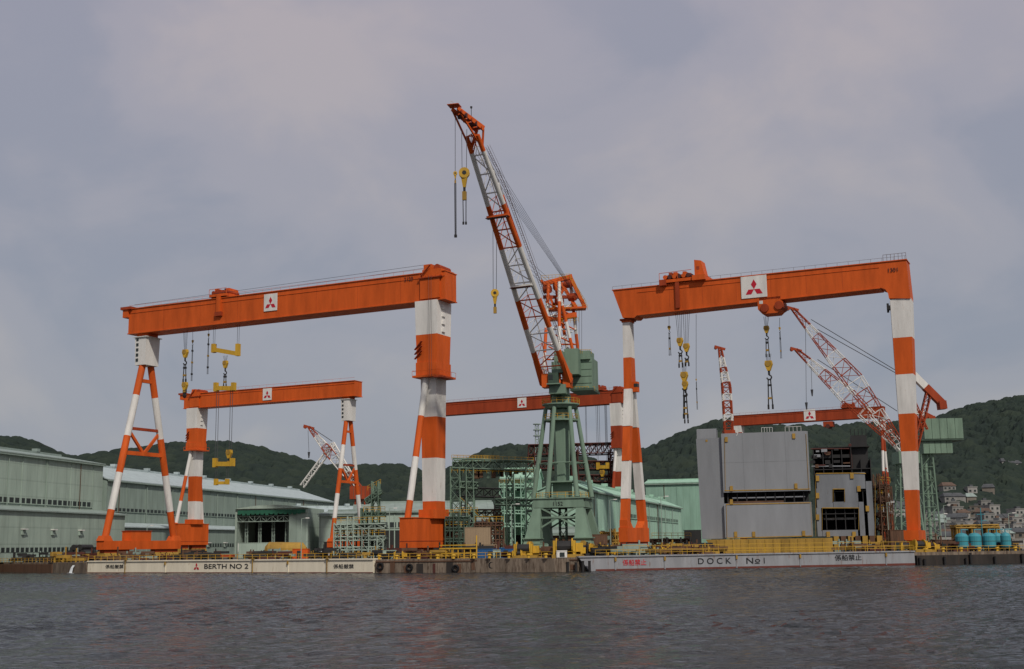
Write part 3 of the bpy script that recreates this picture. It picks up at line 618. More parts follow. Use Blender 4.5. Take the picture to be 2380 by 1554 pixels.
q=zg(1120); mb.tube((0,0,q+.15),(0,0,zt-1),1.8,GC,2.35,n=6); mb.bx(-3.9,3.9,-3.9,3.9,q-.2,q+.15,GC); mb.out('tower_column',eG)
for i in range(6):
    a=math.radians(i*60+8); mb=MB(); mb.tube((7.1*math.cos(a),5.6*math.sin(a),z16+.4),(3.7*math.cos(a+.15),3.7*math.sin(a+.15),zt-.6),.6,GC,.52,n=12); mb.out('tower_strut',eG)
mb=MB(); fz=.38
for i in range(6):
    a=math.radians(i*60+8);b_=math.radians(i*60+68); r0=7.1-3.4*fz;r1=5.6-1.9*fz; z_=z16+(zt-z16)*fz
    mb.tube((r0*math.cos(a),r1*math.sin(a),z_),(r0*math.cos(b_),r1*math.sin(b_),z_),.14,GC,n=6)
    mb.tube((r0*math.cos(a),r1*math.sin(a),z_),(0,0,z_),.18,GC,n=6)
mb.out('ring_brace',eG)
mb=MB(); mb.tube((0,0,zt-.8),(0,0,zt),3.6,GC,4.2,n=20); mb.tube((0,0,zt),(0,0,zt+.3),4.6,GC,n=20)
mb.out('slewing_ring',eG)
for r_,zz in ((4.6,zt+.3),(4.2,zt-3.5),(6.4,z16+.3)):
    n=20; mb=MB()
    for i in range(n):
        a=2*math.pi*i/n;b_=2*math.pi*(i+1)/n; p=V((r_*math.cos(a),r_*math.sin(a),zz));q2=V((r_*math.cos(b_),r_*math.sin(b_),zz))
        mb.tube(p,p+V((0,0,1.2)),.05,YE,n=4)
        for h_ in(.6,1.2): mb.tube(p+V((0,0,h_)),q2+V((0,0,h_)),.045,YE,n=4)
    mb.out('handrail',eG)
mb=MB(); mb.tube((0,0,zt-3.9),(0,0,zt-3.5),4.2,GC,n=16); zn=zg(885); mb.tube((0,0,zt+.3),(0,0,zn),2.5,GC,2.1,n=14)
for i in range(5): a=i*1.2; mb.bx(2.0*math.cos(a)-.5,2.0*math.cos(a)+.5,2.0*math.sin(a)-.5,2.0*math.sin(a)+.5,zt+1,zt+2.5,GD)
mb.out('slewing_neck',eG)
Pb=at_y(1293,888,302); Pt=at_y(1097,315,264)
d=V((Pt.x-Pb.x,Pt.y-Pb.y,0)).normalized(); sdir=V((-d.y,d.x,0))
if sdir.x<0: sdir=-sdir
T_=Fg.I; R3=Fg.I.to_3x3()
lp=lambda p:T_@V(p)
S=R3@sdir; D=R3@d; pb=lp(Pb); pt=lp(Pt); U=V((0,0,1))
axis=(pt-pb).normalized(); nrm=axis.cross(S).normalized()
if nrm.z<0: nrm=-nrm
bt=[0,.14,.24,.36,.57,.74,.94,1.0]; bc=[OR,WH,OR,WH,OR,WH,OR]
def bm(t):
    for i in range(len(bt)-1):
        if bt[i]<=t<=bt[i+1]: return bc[i]
    return OR
J=lambda s,t,h=0:pb.lerp(pt,t)+S*s*(3.55+(1.35-3.55)*t)+nrm*h
for s in(-1,1):
    mb=MB(); mb.tubeb(J(s,0),J(s,1),.72,bt,bc,r1=.52,n=12); mb.out('jib_chord',eG)
mb=MB(); n=14
for i in range(n+1):
    t=i/n; mb.tube(J(-1,t),J(1,t),.17,bm(t),n=6)
    if i<n:
        a,b_=(-1,1) if i%2 else (1,-1); mb.tube(J(a,t),J(b_,t+1/n),.14,WH if i%3==0 else bm(t+.5/n),n=6)
hh_=lambda t:.5+2.9*min(1,t*5)*min(1,(1-t)*4+.25)
K=lambda s,t:pb.lerp(pt,t)+S*s*.5*(3.55+(1.35-3.55)*t)+nrm*hh_(t)
n=20
for i in range(n):
    t=i/n;t2=(i+1)/n;m_=bm((t+t2)/2)
    for s in(-1,1):
        mb.tube(K(s,t),K(s,t2),.13,m_,n=5); mb.tube(J(s,t),K(s,t2),.08,m_,n=4); mb.tube(K(s,t2),J(s,t2),.07,m_,n=4)
    mb.tube(K(-1,t2),K(1,t2),.08,m_,n=4)
mb.out('jib_lattice',eG)
mb=MB()
for k_ in(0,.6):
    for a in range(10):
        mb.tube(K(1.6,.12+.082*a)+nrm*.3+S*k_,K(1.6,.12+.082*(a+1))+nrm*.3+S*k_,.05,RU,n=4); mb.tube(K(1.6,.12+.082*a)+nrm*1.3+S*k_,K(1.6,.12+.082*(a+1))+nrm*1.3+S*k_,.035,RU,n=4)
for i in range(90):
    p=K(1.6,.12+.82*i/90)+nrm*.3; mb.tube(p,p+S*.6,.04,RU,n=3)
    if i%3==0: mb.tube(p,p+nrm,.035,RU,n=3)
mb.out('ladder',eG)
for t in (.42,.70):
    mb=MB(); c=J(0,t); mb.beam(c-S*2.7-nrm*.6,c+S*2.7-nrm*.6,1.3,.4,OR if t>.5 else WH); mb.beam(c-S*2.7-nrm*1.3,c+S*2.4-nrm*1.3,1.4,.12,BR)
    for s in (-2.5,-1.2,0,1.2,2.4): mb.tube(c+S*s-nrm*1.3,c+S*s-nrm*.3,.05,WH,n=4)
    mb.out('jib_crossbeam',eG)
tp=lp(at_y(1057,252,259)); t2=lp(at_y(1116,300,264)); mb=MB()
for s in(-1,1):
    mb.beam(tp+S*s*.7,t2+S*s*.9,.4,.8,OR,h1=1.2); mb.beam(tp+S*s*.7,J(s,.95),.3,.4,OR)
for i in range(5):
    p=tp.lerp(t2,.1+i*.2); mb.tube(p-S*1.0-U*.3,p+S*1.1-U*.3,.55 if i%2 else .35,BR if i%2 else DO,n=12)
mb.beam(J(-1,.95),t2-S*.8,.4,.7,OR); mb.beam(J(1,.95),t2+S*.8,.4,.7,OR)
mb.bx(tp.x-1.4,tp.x+1.2,tp.y-1.3,tp.y+1.3,tp.z+.6,tp.z+.72,OR)
mb.out('jib_head',eG)
mb=MB()
for i in range(9):
    p=tp.lerp(t2,i/8)+U*(.8)-S*1.0; mb.tube(p,p+U*1.2,.05,WH,n=4)
    if i<8: p2=tp.lerp(t2,(i+1)/8)+U*.8-S*1.0; mb.tube(p+U*1.2,p2+U*1.2,.05,WH,n=4); mb.tube(p+U*.6,p2+U*.6,.04,WH,n=4)
mb.out('handrail',eG)
mb=MB(); p=tp.lerp(t2,.65)+U; mb.tube(p,p+U*2.2,.07,DK,n=4); mb.tube(p+U*2.2,p+U*2.6,.25,DK,n=8); mb.out('wind_gauge',eG)
yh=309; hd=lambda u,v,y=yh:lp(at_y(u,v,y))
for (u0,v0,u1,v1,y0,y1,cols_) in ((1262,890,1275,660,303,307,[WH,OR]),(1300,890,1300,655,300,306,[OR,WH]),(1345,830,1325,650,312,310,[OR,WH]),(1322,830,1290,655,311,308,[WH,OR]),(1335,830,1300,680,308,306,[OR,WH])):
    mb=MB(); mb.tubeb(hd(u0,v0,y0),hd(u1,v1,y1),.42,[0,.3,.55,.8,1],cols_*2,n=8); mb.out('mast_column',eG)
mb=MB()
for v in (835,800,765,735):
    mb.tube(hd(1270,v,305),hd(1340,v,311),.22,WH if v in(765,735) else OR,n=6); mb.tube(hd(1280,v,305),hd(1330,v-30,310),.17,WH,n=6); mb.tube(hd(1335,v,309),hd(1275,v-30,305),.17,OR,n=6)
mb.out('mast_brace',eG)
mb=MB()
a=hd(1262,660);b_=hd(1330,642); mb.beam(a,b_,1.2,1.1,OR); mb.beam(hd(1325,642),hd(1360,715),1.0,.9,OR); mb.beam(hd(1268,720),hd(1362,716),3.4,.5,OR)
mb.beam(hd(1258,650),hd(1290,715),.6,.6,OR); mb.beam(hd(1262,690),hd(1345,690),.7,.8,DO); mb.beam(hd(1300,650),hd(1340,715),.7,.8,OR); mb.beam(hd(1325,645),hd(1285,715),.6,.7,OR)
mb.beam(hd(1275,740),hd(1340,732),2.2,1.2,OR)
for u,v in((1272,672),(1296,665),(1320,660),(1330,690),(1300,700)):
    c=hd(u,v); mb.tube(c-S*.9,c+S*.9,1.0,DO,n=14)
mb.out('mast_head',eG)
for (ua,ub,va,vb) in ((1258,1325,640,636),(1325,1362,640,700),(1262,1365,710,708),(1268,1345,742,738)):
    mb=MB(); a=hd(ua,va,306);b_=hd(ub,vb,308)
    for i in range(9):
        p=a.lerp(b_,i/8); mb.tube(p,p-U*1.2,.045,YE,n=4)
    mb.tube(a,b_,.05,YE,n=4); mb.tube(a-U*.6,b_-U*.6,.04,YE,n=4); mb.out('handrail',eG)
def wbox(mb,u0,u1,v0,v1,y0,y1,m_):
    a=lp(at_y(u0,v1,y0));c=lp(at_y(u1,v0,y0)); mb.bx(a.x,c.x,a.y,a.y+(y1-y0),a.z,c.z,m_)
mb=MB(); wbox(mb,1330,1378,832,906,308,316,GC); wbox(mb,1312,1345,810,870,305,313,GC); wbox(mb,1340,1372,815,835,307,313,GC); wbox(mb,1325,1380,902,908,307,317,GD); wbox(mb,1318,1326,870,885,304.8,305,GL)
for v in (842,858,874,890): wbox(mb,1332,1377,v,v+1.5,307.85,308,GD)
for u in (1342,1354,1366): wbox(mb,u,u+1,833,903,307.9,308,GD)
wbox(mb,1346,1352,848,858,307.8,307.84,GL); wbox(mb,1360,1366,848,858,307.8,307.84,GL); wbox(mb,1350,1360,822,832,306.8,307,GD)
mb.out('machinery_house',eG)
mb=MB()
for (ua,ub,va,y_) in ((1326,1382,898,307),(1340,1374,812,306.6)):
    a=hd(ua,va,y_);b_=hd(ub,va,y_)
    for i in range(9): p=a.lerp(b_,i/8); mb.tube(p,p-U*1.0,.045,YE,n=4)
    mb.tube(a,b_,.05,YE,n=4)
mb.out('house_handrail',eG)
mb=MB(); wbox(mb,1274,1298,866,890,299,302,GD); wbox(mb,1275,1285,870,882,298.9,299,GL); wbox(mb,1287,1296,870,882,298.9,299,GL); wbox(mb,1270,1302,890,893,298.5,303,GC); wbox(mb,1282,1312,840,866,300,304,GC); wbox(mb,1276,1316,893,915,300,305,GC); wbox(mb,1288,1308,815,840,301,304,GC)
mb.out('operator_cab',eG)
mb=MB(); wbox(mb,1259,1276,868,900,300,303,OR); wbox(mb,1308,1325,865,900,300,303,OR)
mb.tube(J(-1,0)-S*.6,J(1,0)+S*.6,.7,DO,n=12)
mb.beam(J(-1.05,0),J(-1.05,.10),.9,1.8,OR,h1=.9); mb.beam(J(1.05,0),J(1.05,.10),.9,1.8,OR,h1=.9)
mb.out('jib_pivot',eG)
mb=MB()
for i in range(6):
    s=-1+i*.4; a=J(s*.9,.93)+nrm*(1.5+i*.1); b_=hd(1318+i*7,660+i*9,308); mb.tube(a,b_,.045,CB,n=4)
for i in range(4): mb.tube(J(-.6+i*.4,.50)+nrm*3,hd(1300+i*8,690,308),.045,CB,n=4)
for u in(1340,1346,1352): mb.tube(hd(u,720),hd(u,815),.045,CB,n=4)
mb.out('luffing_cable',eG)
def freehook(u,vt,vh,ve,y,k,dbl=True):
    F_=Frame((0,y),ang=0)
    x,zt_=F_.hit(u,vt); xh,zh=F_.hit(u,vh); _,ze=F_.hit(u,ve); mb=MB()
    g=lambda x,z,dy=0:lp(V((x,y+dy,z+GZ)))
    for s in((-1,1) if dbl else (0,)): mb.tube(g(x+s*.6*k,zt_),g(xh+s*.5*k,zh),.06,CB,n=4)
    mb.out('hoist_cable',eG); mb=MB(); c=g(xh,zh-1.2*k); A_=g(1,0)-g(0,0); Bv=g(0,0,1)-g(0,0)
    mb.tube(c-Bv*.5*k,c+Bv*.5*k,1.25*k,YE,n=16); mb.tube(c-Bv*.56*k,c-Bv*.5*k,.5*k,DK,n=10)
    mb.beam(c,c-U*3.4*k,1.7*k,.8*k,YE,w1=.6*k,h1=.5*k); mb.tube(c-U*3.4*k,c-U*4.4*k,.3*k,DK,n=6)
    mb.beam(c-U*4.4*k,c-U*6.4*k,.9*k,.7*k,YD); mb.out('hook_block',eG)
    if ve>vh+30:
        mb=MB(); zc=g(xh,ze)
        for s in(-1,1): mb.tube(c-U*6.4*k+A_*s*.35*k,zc+A_*s*.3*k,.10,DK,n=5)
        for s in(-1,1): mb.tube(zc+A_*s*.3*k,zc+A_*s*.3*k-U*.6,.22,DK,n=6)
        mb.out('sling',eG)
freehook(1079,300,390,515,262,.95); freehook(1058,275,398,545,260,.35,False); freehook(1150,490,672,700,285,.75)

# ---------------------------------------------------------------- other jib cranes
def jibcrane(label,Y,tip,mid,base,w,wm,house=None,tower=None,stays=(),mast=None,bands=9,tail=None,rc=.18,cols=(DO,WH),hooks=(),hm=5.0,hb=2.0):
    B0=at_y(base[0],base[1],Y); o=V((B0.x,B0.y,GZ)); e=empty('luffing_jib_crane',o,0,label,'jib crane')
    g=lambda u,v,y=Y:at_y(u,v,y)-o
    mb=MB(); mf=lambda a,b_:(lambda t:cols[int((a+(b_-a)*t)*bands)%2])
    mb.lattice(g(*tip),g(*mid),1.0,.9,8,mf(0,.5),rc,rc*.5,w1=w,h1=hm,up=(0,0,1)); mb.lattice(g(*mid),g(*base),w,hm,7,mf(.5,1),rc,rc*.5,w1=w,h1=hb,up=(0,0,1))
    mb.out('jib',e)
    mb=MB(); p=g(*tip); mb.beam(p+V((-2.0,0,.6)),p+V((2.0,0,-.6)),1.0,.8,cols[0]); mb.tube(p+V((-1.5,-.8,0)),p+V((-1.5,.8,0)),.6,cols[0],n=10); mb.out('jib_head',e)
    if stays:
        for a,b_ in stays:
            mb=MB(); mb.tube(g(*a),g(*b_),.13,CB,n=5); mb.out('stay_cable',e)
    if mast:
        for a,b_,c_ in mast: mb=MB(); mb.lattice(g(*a),g(*b_),1.6,1.6,8,c_,.22,.1); mb.out('mast_frame',e)
    if tail:
        for a,b_,wd in tail:
            mb=MB(); A=g(*a);Bq=g(*b_); mb.beam(A,A.lerp(Bq,.62),wd*.8,wd*.8,WH); mb.beam(A.lerp(Bq,.62),Bq,wd*.85,wd*.85,cols[0]); mb.beam(Bq+V((-1.4,0,-.6)),Bq+V((1.0,0,-.4)),wd*1.2,wd*1.0,cols[0]); mb.out('counter_jib',e)
    if house:
        mb=MB()
        for (u0,u1,v0,v1,dp,m_) in house:
            a=g(u0,v1);c=g(u1,v0); mb.bx(a.x,c.x,-dp/2,dp/2,a.z,c.z,m_)
            if c.z-a.z>4:
                for q in range(1,5): xx=a.x+(c.x-a.x)*q/5; mb.bx(xx-.06,xx+.06,-dp/2-.06,-dp/2,a.z,c.z,GD)
        mb.out('machinery_house',e)
    if tower:
        for (u,vt,vb,wd,wb_,m_) in tower:
            mb=MB(); a=g(u,vt); b2=V((a.x,0,0)); mb.lattice(a,b2,wd,wd,7,m_,.30,.13,w1=wb_,h1=wb_); mb.tube(V((a.x,0,a.z)),b2,wd*.15,m_,n=10); mb.out('tower',e)
    for (u,vt,vh) in hooks:
        mb=MB(); a=g(u,vt);b2=g(u+2,vh); mb.tube(a,b2,.07,CB,n=4); mb.tube(b2,b2-V((0,0,2.4)),.5,CB,.2,n=8); mb.out('hook_block',e)
    return e
jibcrane('red and white luffing jib crane on a green lattice tower',420,(1842,717),(1985,885),(2104,1055),3,3,hm=6.0,hb=2.2,
   stays=(((1885,742),(2088,864)),((1900,765),(2088,870))),mast=(((2090,850),(2104,1055),DO),((2092,870),(2150,1000),DO),((2160,905),(2125,1050),DO)),
   tail=(((2086,835),(2190,938),2.8),),house=((2082,2128,1050,1078,8,GC),),tower=((2103,1078,1235,4.5,8,GC),),hooks=((1872,742,935),),bands=10)
jibcrane('red and white luffing jib crane with green machinery house',445,(1850,812),(1970,920),(2095,1040),3,3,hm=5.5,hb=2.5,
   stays=(((1900,835),(2085,955)),),mast=(((2095,890),(2100,1040),DO),((2100,960),(2170,1000),DO)),
   tail=(((2120,950),(2165,972),2.4),),house=((2140,2226,974,1022,9,GC),(2132,2230,1022,1026,9,GD),(2140,2205,1026,1055,7,GC)),tower=((2150,1055,1232,4.0,5.5,GC),),hooks=((1885,840,905),),bands=8)
jibcrane('slender red and white lattice jib crane near the dock',470,(1673,808),(1688,900),(1694,1010),3,3,hm=3.0,hb=2.6,bands=9,rc=.28,house=((1682,1706,1000,1020,5,DO),),tower=((1694,1020,1240,3,4,GC),))
jibcrane('small orange and white lattice jib crane near the factory halls',480,(718,992),(765,1050),(838,1140),3,3,hm=3.2,hb=2.5,bands=5,rc=.2,
   stays=(((722,992),(772,1025)),),mast=(((775,1032),(702,1130),WH),((772,1030),(830,1130),WH)),house=((815,860,1130,1160,6,DO),),tower=((838,1160,1250,3.5,5,DO),),hooks=((716,1000,1050),))

# ---------------------------------------------------------------- buildings
def hall(label,p0,p1,D,eave,rid,wm,rm,bands=(),vents=0,doors=(),lean=None,name='factory_hall'):
    F=Frame(p0,p1); e=empty(name,F.o,F.ang,label,'building'); L_=F.L; h=eave-GZ; r=rid-GZ
    mb=MB(); P=[(0,0,0),(0,D,0),(0,D,h),(0,D/2,r),(0,0,h)]
    vs=P+[(L_,y,z) for _,y,z in P]; mb.add(vs,[(4,3,2,1,0),(5,6,7,8,9),(0,5,9,4),(1,2,7,6)],wm)
    for i in range(int(L_/15)+1):
        mb.bx(i*15,i*15+.4,-.18,0,0,h-.1,wm)
    mb.out('wall',e)
    mb=MB(); o=.8
    for (ya,za,yb,zb2) in ((-o,h-o*(r-h)/(D/2),D/2,r),(D+o,h-o*(r-h)/(D/2),D/2,r)):
        mb.hexa([(-.5,ya,za+.02),(L_+.5,ya,za+.02),(L_+.5,yb,zb2+.02),(-.5,yb,zb2+.02),(-.5,ya,za+.35),(L_+.5,ya,za+.35),(L_+.5,yb,zb2+.35),(-.5,yb,zb2+.35)],rm)
    mb.bx(0,L_,D/2-.8,D/2+.8,r+.1,r+.9,rm)
    mb.out('roof',e)
    for i in range(vents):
        mb=MB(); x=L_*(i+.5)/vents; mb.bx(x-1,x+1,D/2-1,D/2+1,r+.9,r+1.9,rm); mb.out('roof_vent',e)
    mb=MB(); mb.bx(-.2,L_+.2,-1.0,-.6,h-.7,h-.3,HG); mb.out('gutter',e)
    for i in range(int(L_/22)):
        mb=MB(); x=i*22+9; mb.tube((x,-.35,0),(x,-.35,h-.4),.14,RU if i%3==0 else HG,n=5); mb.out('downpipe',e)
    for (x0,x1,z0,z1_) in bands:
        mb=MB(); mb.bx(x0,x1,-.12,-.02,z0,z1_,GL)
        k_=x0
        while k_<x1: mb.bx(k_,k_+.7,-.16,-.12,z0,z1_,wm); k_+=3.2
        mb.bx(x0,x1,-.3,-.02,z0-.25,z0,wm)
        mb.out('window',e)
    for (x0,x1,z1_) in doors:
        mb=MB(); mb.bx(x0,x1,-.15,-.02,0,z1_,DK); mb.bx(x0-.3,x1+.3,-.25,-.02,z1_,z1_+.4,wm); mb.out('door',e)
    if lean:
        dp,hl,m_,bn=lean; mb=MB(); mb.prism([(0,0),(L_,0),(L_,hl),(0,hl)],-dp,-.2,m_); mb.out('lean_to_wall',e)
        mb=MB(); mb.hexa([(-.3,-dp-.8,hl),(L_+.3,-dp-.8,hl),(L_+.3,-.2,hl+1.6),(-.3,-.2,hl+1.6),(-.3,-dp-.8,hl+.4),(L_+.3,-dp-.8,hl+.4),(L_+.3,-.2,hl+2.0),(-.3,-.2,hl+2.0)],rm); mb.out('lean_to_roof',e)
        for (x0,x1,z0,z1_) in bn:
            mb=MB(); mb.bx(x0,x1,-dp-.1,-dp,z0,z1_,GL)
            k_=x0
            while k_<x1: mb.bx(k_,k_+.7,-dp-.14,-dp-.1,z0,z1_,m_); k_+=2.6
            mb.out('window',e)
        x=6
        while x<L_: mb=MB(); mb.bx(x,x+2.2,-dp-1.2,-dp,hl-5.5,hl-5.2,WH); mb.bx(x+.2,x+2,-dp-.5,-dp,hl-7,hl-5.5,HG2); mb.out('canopy',e); x+=17
    return F,e
hall('grey green factory hall with long dark window band',(-172,290),(-146,445),34,36,39,HG2,RG,bands=((5,150,18,19.6),),lean=(9,15,HG2,((10,145,2.8,4.2),)),vents=5)
hall('long grey factory hall with pale sheet metal roof',(-145.5,448),(-101,700),40,31,37.5,HG,RF,bands=((5,240,17,18.2),(5,240,3,5)),doors=((60,75,12),),lean=(6,11,HG,((6,240,4,5.4),)),vents=9)
hall('low grey hall with light roof behind the gantry cranes',(-104,560),(-20,600),26,20,24,HG,RF,bands=((5,85,8,10),),vents=4)
hall('low grey hall with dark door openings near the yard',(-60,470),(-8,474),20,19,22,HG2,RG,bands=((3,48,10,12),),doors=((8,18,9),(28,38,9)))
hall('long pale green shed running inland beside the dock',(22,380),(78,590),15,22,25,PG,PG2,bands=((60,205,12,13.4),),doors=((20,26,7),),vents=8)
hall('tall pale green factory building with flat gable',(64,612),(93,606),22,34.5,36,PG3,PG2,bands=((3,7,20,22),(3,7,12,14),(12,16,12,14)),doors=((18,26,9),))
hall('pale green process building beside the jib crane',(-4,402),(7.5,400),9,27,29.5,PG2,PG2,bands=((1,10,20,21),(1,10,13,14)),doors=((4,7,6),))
hall('grey warehouse wall beside the open shed',(-70,452),(-57,449),18,17.5,18.5,HG2,RG,doors=((2,5,5),))
hall('tan painted workshop behind the green scaffold',(-22,395),(-9,393),10,13,14.5,TN,RG,doors=((2,6,5),(8,11,5)))
hall('brown weathered workshop in the centre yard',(8,372),(20,370),6,9,10,RU,RG,doors=((2,6,4),))
a=at_y(545,1280,455); F=Frame((a.x,455),(at_y(718,1280,455).x,452)); e=empty('open_shed',F.o,F.ang,'open fronted shed with dark interior and green tarpaulin strip','shed'); Ls=F.L; hz=F.z(600,1182)
mb=MB(); mb.bx(0,.6,0,22,0,hz,HG2); mb.bx(Ls-.6,Ls,0,22,0,hz,HG2); mb.bx(.6,Ls-.6,21.5,22,0,hz,DK); mb.bx(.6,Ls-.6,.05,.45,hz-1.8,hz,HG2); mb.bx(Ls-7,Ls-.6,.06,.4,0,hz-1.8,HG); mb.out('wall',e)
mb=MB()
pr=[(Ls*i/10-0.0,hz+1.3*math.sin(math.pi*i/10)) for i in range(11)]; mb.prism([(0,hz),(Ls,hz)]+[(x,z+.02) for x,z in reversed(pr[1:-1])],-1,23,HG2); mb.out('roof',e)
mb=MB(); mb.bx(1,Ls-1,-.5,-.1,hz-1.7,hz-.5,TG)
for i in range(14): x=1+(Ls-3)*i/14; mb.bx(x,x+1.2,-.55,-.5,hz-1.9-random.random()*.5,hz-1.6,TG)
mb.out('tarpaulin',e)
mb=MB(); mb.lattice((.6,1,hz-3.6),(Ls-.6,1,hz-3.6),1,2,12,HG,.16,.08); mb.out('truss',e)
for x in (3,8,13,18,23): mb=MB(); mb.lattice((x,4,0),(x,4,hz-4),.8,.8,6,HG,.12,.06); mb.out('post',e)

def frame_struct(label,name,cat,Y,cols_,beams,mat,Ydep=8,rails=(),rr=.17):
    u0=cols_[0][0]; a=at_y(u0,1285,Y); o=V((a.x,Y,GZ)); e=empty(name,o,0,label,cat); g=lambda u,v,dy=0:at_y(u,v,Y)-o+V((0,dy,0))
    for (u,vt,w) in cols_:
        for dy in(0,Ydep):
            mb=MB(); p=g(u,vt,dy); mb.lattice((p.x,dy,0),(p.x,dy,p.z),w,w,max(4,int(p.z/3)),mat,rr,rr*.5,up=(0,1,0)); mb.out('column',e)
    for (u0,v0,u1,v1,h) in beams:
        for dy in(0,Ydep):
            mb=MB(); p=g(u0,v0,dy);q=g(u1,v1,dy); mb.lattice(p,q,1,h,max(4,int((q-p).length/2.5)),mat,rr,rr*.5); mb.out('beam',e)
        mb=MB(); p=g(u0,v0);q=g(u1,v1)
        for i in range(5):
            c=p.lerp(q,i/4); mb.beam(c,c+V((0,Ydep,0)),.4,.5,mat)
        mb.bx(p.x,q.x,0,Ydep,min(p.z,q.z)+h/2,min(p.z,q.z)+h/2+.15,mat); mb.out('deck',e)
    for (u0,v0,u1,v1) in rails:
        mb=MB(); p=g(u0,v0,-.3);q=g(u1,v1,-.3); n=max(3,int((q-p).length/1.6))
        for i in range(n+1): c=p.lerp(q,i/n); mb.tube(c,c+V((0,0,1.3)),.055,YE,n=4)
        for k_ in(.65,1.3): mb.tube(p+V((0,0,k_)),q+V((0,0,k_)),.055,YE,n=4)
        mb.out('handrail',e)
    return e,g
e,g=frame_struct('green steel frame structure with yellow handrails on the quay','loading_tower','loading tower',345,((1058,1085,2.6),(1092,1085,2.0),(1185,1100,2.0),(1232,1085,2.4)),
   ((1052,1076,1240,1082,2.6),(1060,1125,1110,1128,1.6),(1150,1165,1240,1168,1.6)),GC,7,rails=((1055,1070,1240,1074),(1050,1098,1240,1102),(1050,1068,1160,1070),(1060,1190,1110,1190)))
mb=MB(); p=g(1100,1095);q=g(1225,1095)
for i in range(12):
    c=p.lerp(q,i/12); mb.bx(c.x,c.x+.8+random.random(),1,4,c.z-random.random()*2.2,c.z+.6,random.choice([GC,GD,GC,RU]))
mb.out('conveyor_gallery',e)
for u,v in ((1070,1160),(1120,1200),(1070,1230)):
    mb=MB(); c=g(u,v); mb.beam(c,c+V((5,0,-5)),.5,.3,GC); mb.beam(c+V((0,0,.6)),c+V((5,0,-4.4)),.1,.1,YE); mb.out('stair',e)
frame_struct('dark brown lattice steel gantry beyond the green crane','lattice_gantry','steel gantry',500,((1235,1050,2.5),(1335,1045,2.5),(1425,1045,2.5)),((1228,1045,1432,1040,4.0),(1228,1080,1432,1080,3.0),(1330,1110,1430,1112,2.5)),BR,10,rr=.24)
frame_struct('dark steel conveyor truss behind the green tower','conveyor_bridge','conveyor',380,((1075,1150,1.6),(1155,1150,1.6)),((1062,1142,1165,1145,2.6),),DK,4)
frame_struct('tall brown steel rack beside the green tower','storage_rack','steel rack',362,((1100,1190,1.2),(1158,1190,1.2)),((1090,1192,1165,1192,2.0),(1095,1225,1160,1225,1.0)),RU,5)
frame_struct('rusty pipe scaffolding on the centre quay','pipe_scaffold','scaffolding',322,((1108,1215,1.2),(1126,1205,1.2),(1146,1215,1.2),(1166,1225,1.2)),((1104,1218,1170,1218,.8),(1104,1238,1170,1238,.8),(1104,1258,1170,1258,.8)),RU,5,rails=((1104,1212,1170,1212),))
frame_struct('green pipe scaffolding against the pale green building','pipe_scaffold','scaffolding',396,((1166,1120,1.4),(1190,1100,1.4),(1215,1105,1.4)),((1160,1130,1220,1130,1.0),(1160,1160,1220,1160,1.0),(1160,1190,1220,1190,1.0),(1160,1220,1220,1220,1.0)),PG2,3,rails=((1160,1125,1220,1125),))
frame_struct('dull steel scaffolding behind the yellow winches','pipe_scaffold','scaffolding',318,((1040,1200,1.2),(1060,1190,1.4),(1084,1205,1.2)),((1036,1205,1090,1205,.8),(1036,1230,1090,1230,.8),(1036,1255,1090,1255,.8)),GD,4,rails=((1036,1196,1090,1196),(1036,1225,1090,1225)))
frame_struct('rusty work staging beside the long pale shed','pipe_scaffold','scaffolding',372,((1400,1235,1.2),(1425,1228,1.2),(1440,1240,1.2)),((1395,1240,1445,1240,.8),(1395,1258,1445,1258,.8)),YD,4)
frame_struct('low rusty staging beside the dock and ship block','pipe_scaffold','scaffolding',330,((1520,1255,1.0),(1548,1250,1.0),(1580,1255,1.0),(1600,1250,1.0)),((1515,1256,1606,1256,.7),(1515,1268,1606,1268,.7)),RU,4,rails=((1515,1250,1606,1250),))
frame_struct('white lattice work tower with green platforms','scaffold_tower','scaffold tower',335,((785,1215,1.8),(815,1200,1.6),(850,1225,1.8),(884,1245,1.6)),((778,1225,895,1222,1.2),(780,1252,895,1250,1.0),(780,1275,890,1274,.8)),HG2,6,rails=((778,1215,895,1212),(778,1245,895,1243),(845,1190,885,1190)))
frame_struct('small yellow green lattice mast on the berth quay','lattice_mast','lattice mast',340,((872,1118,1.8),(845,1180,1.4)),((850,1165,885,1140,1.2),(845,1195,895,1195,1.0)),GC,3,rails=((855,1140,885,1125),(846,1188,895,1188)))
frame_struct('rusty scaffold staircase beside the ship block','scaffold_tower','scaffold tower',316,((2048,1100,1.8),(2062,1130,1.6)),((2042,1130,2066,1132,1.0),(2042,1160,2066,1162,1.0),(2042,1195,2066,1197,1.0),(2042,1225,2066,1227,1.0)),RU,5,rails=((2040,1120,2068,1122),(2040,1150,2068,1152),(2040,1185,2068,1187)))

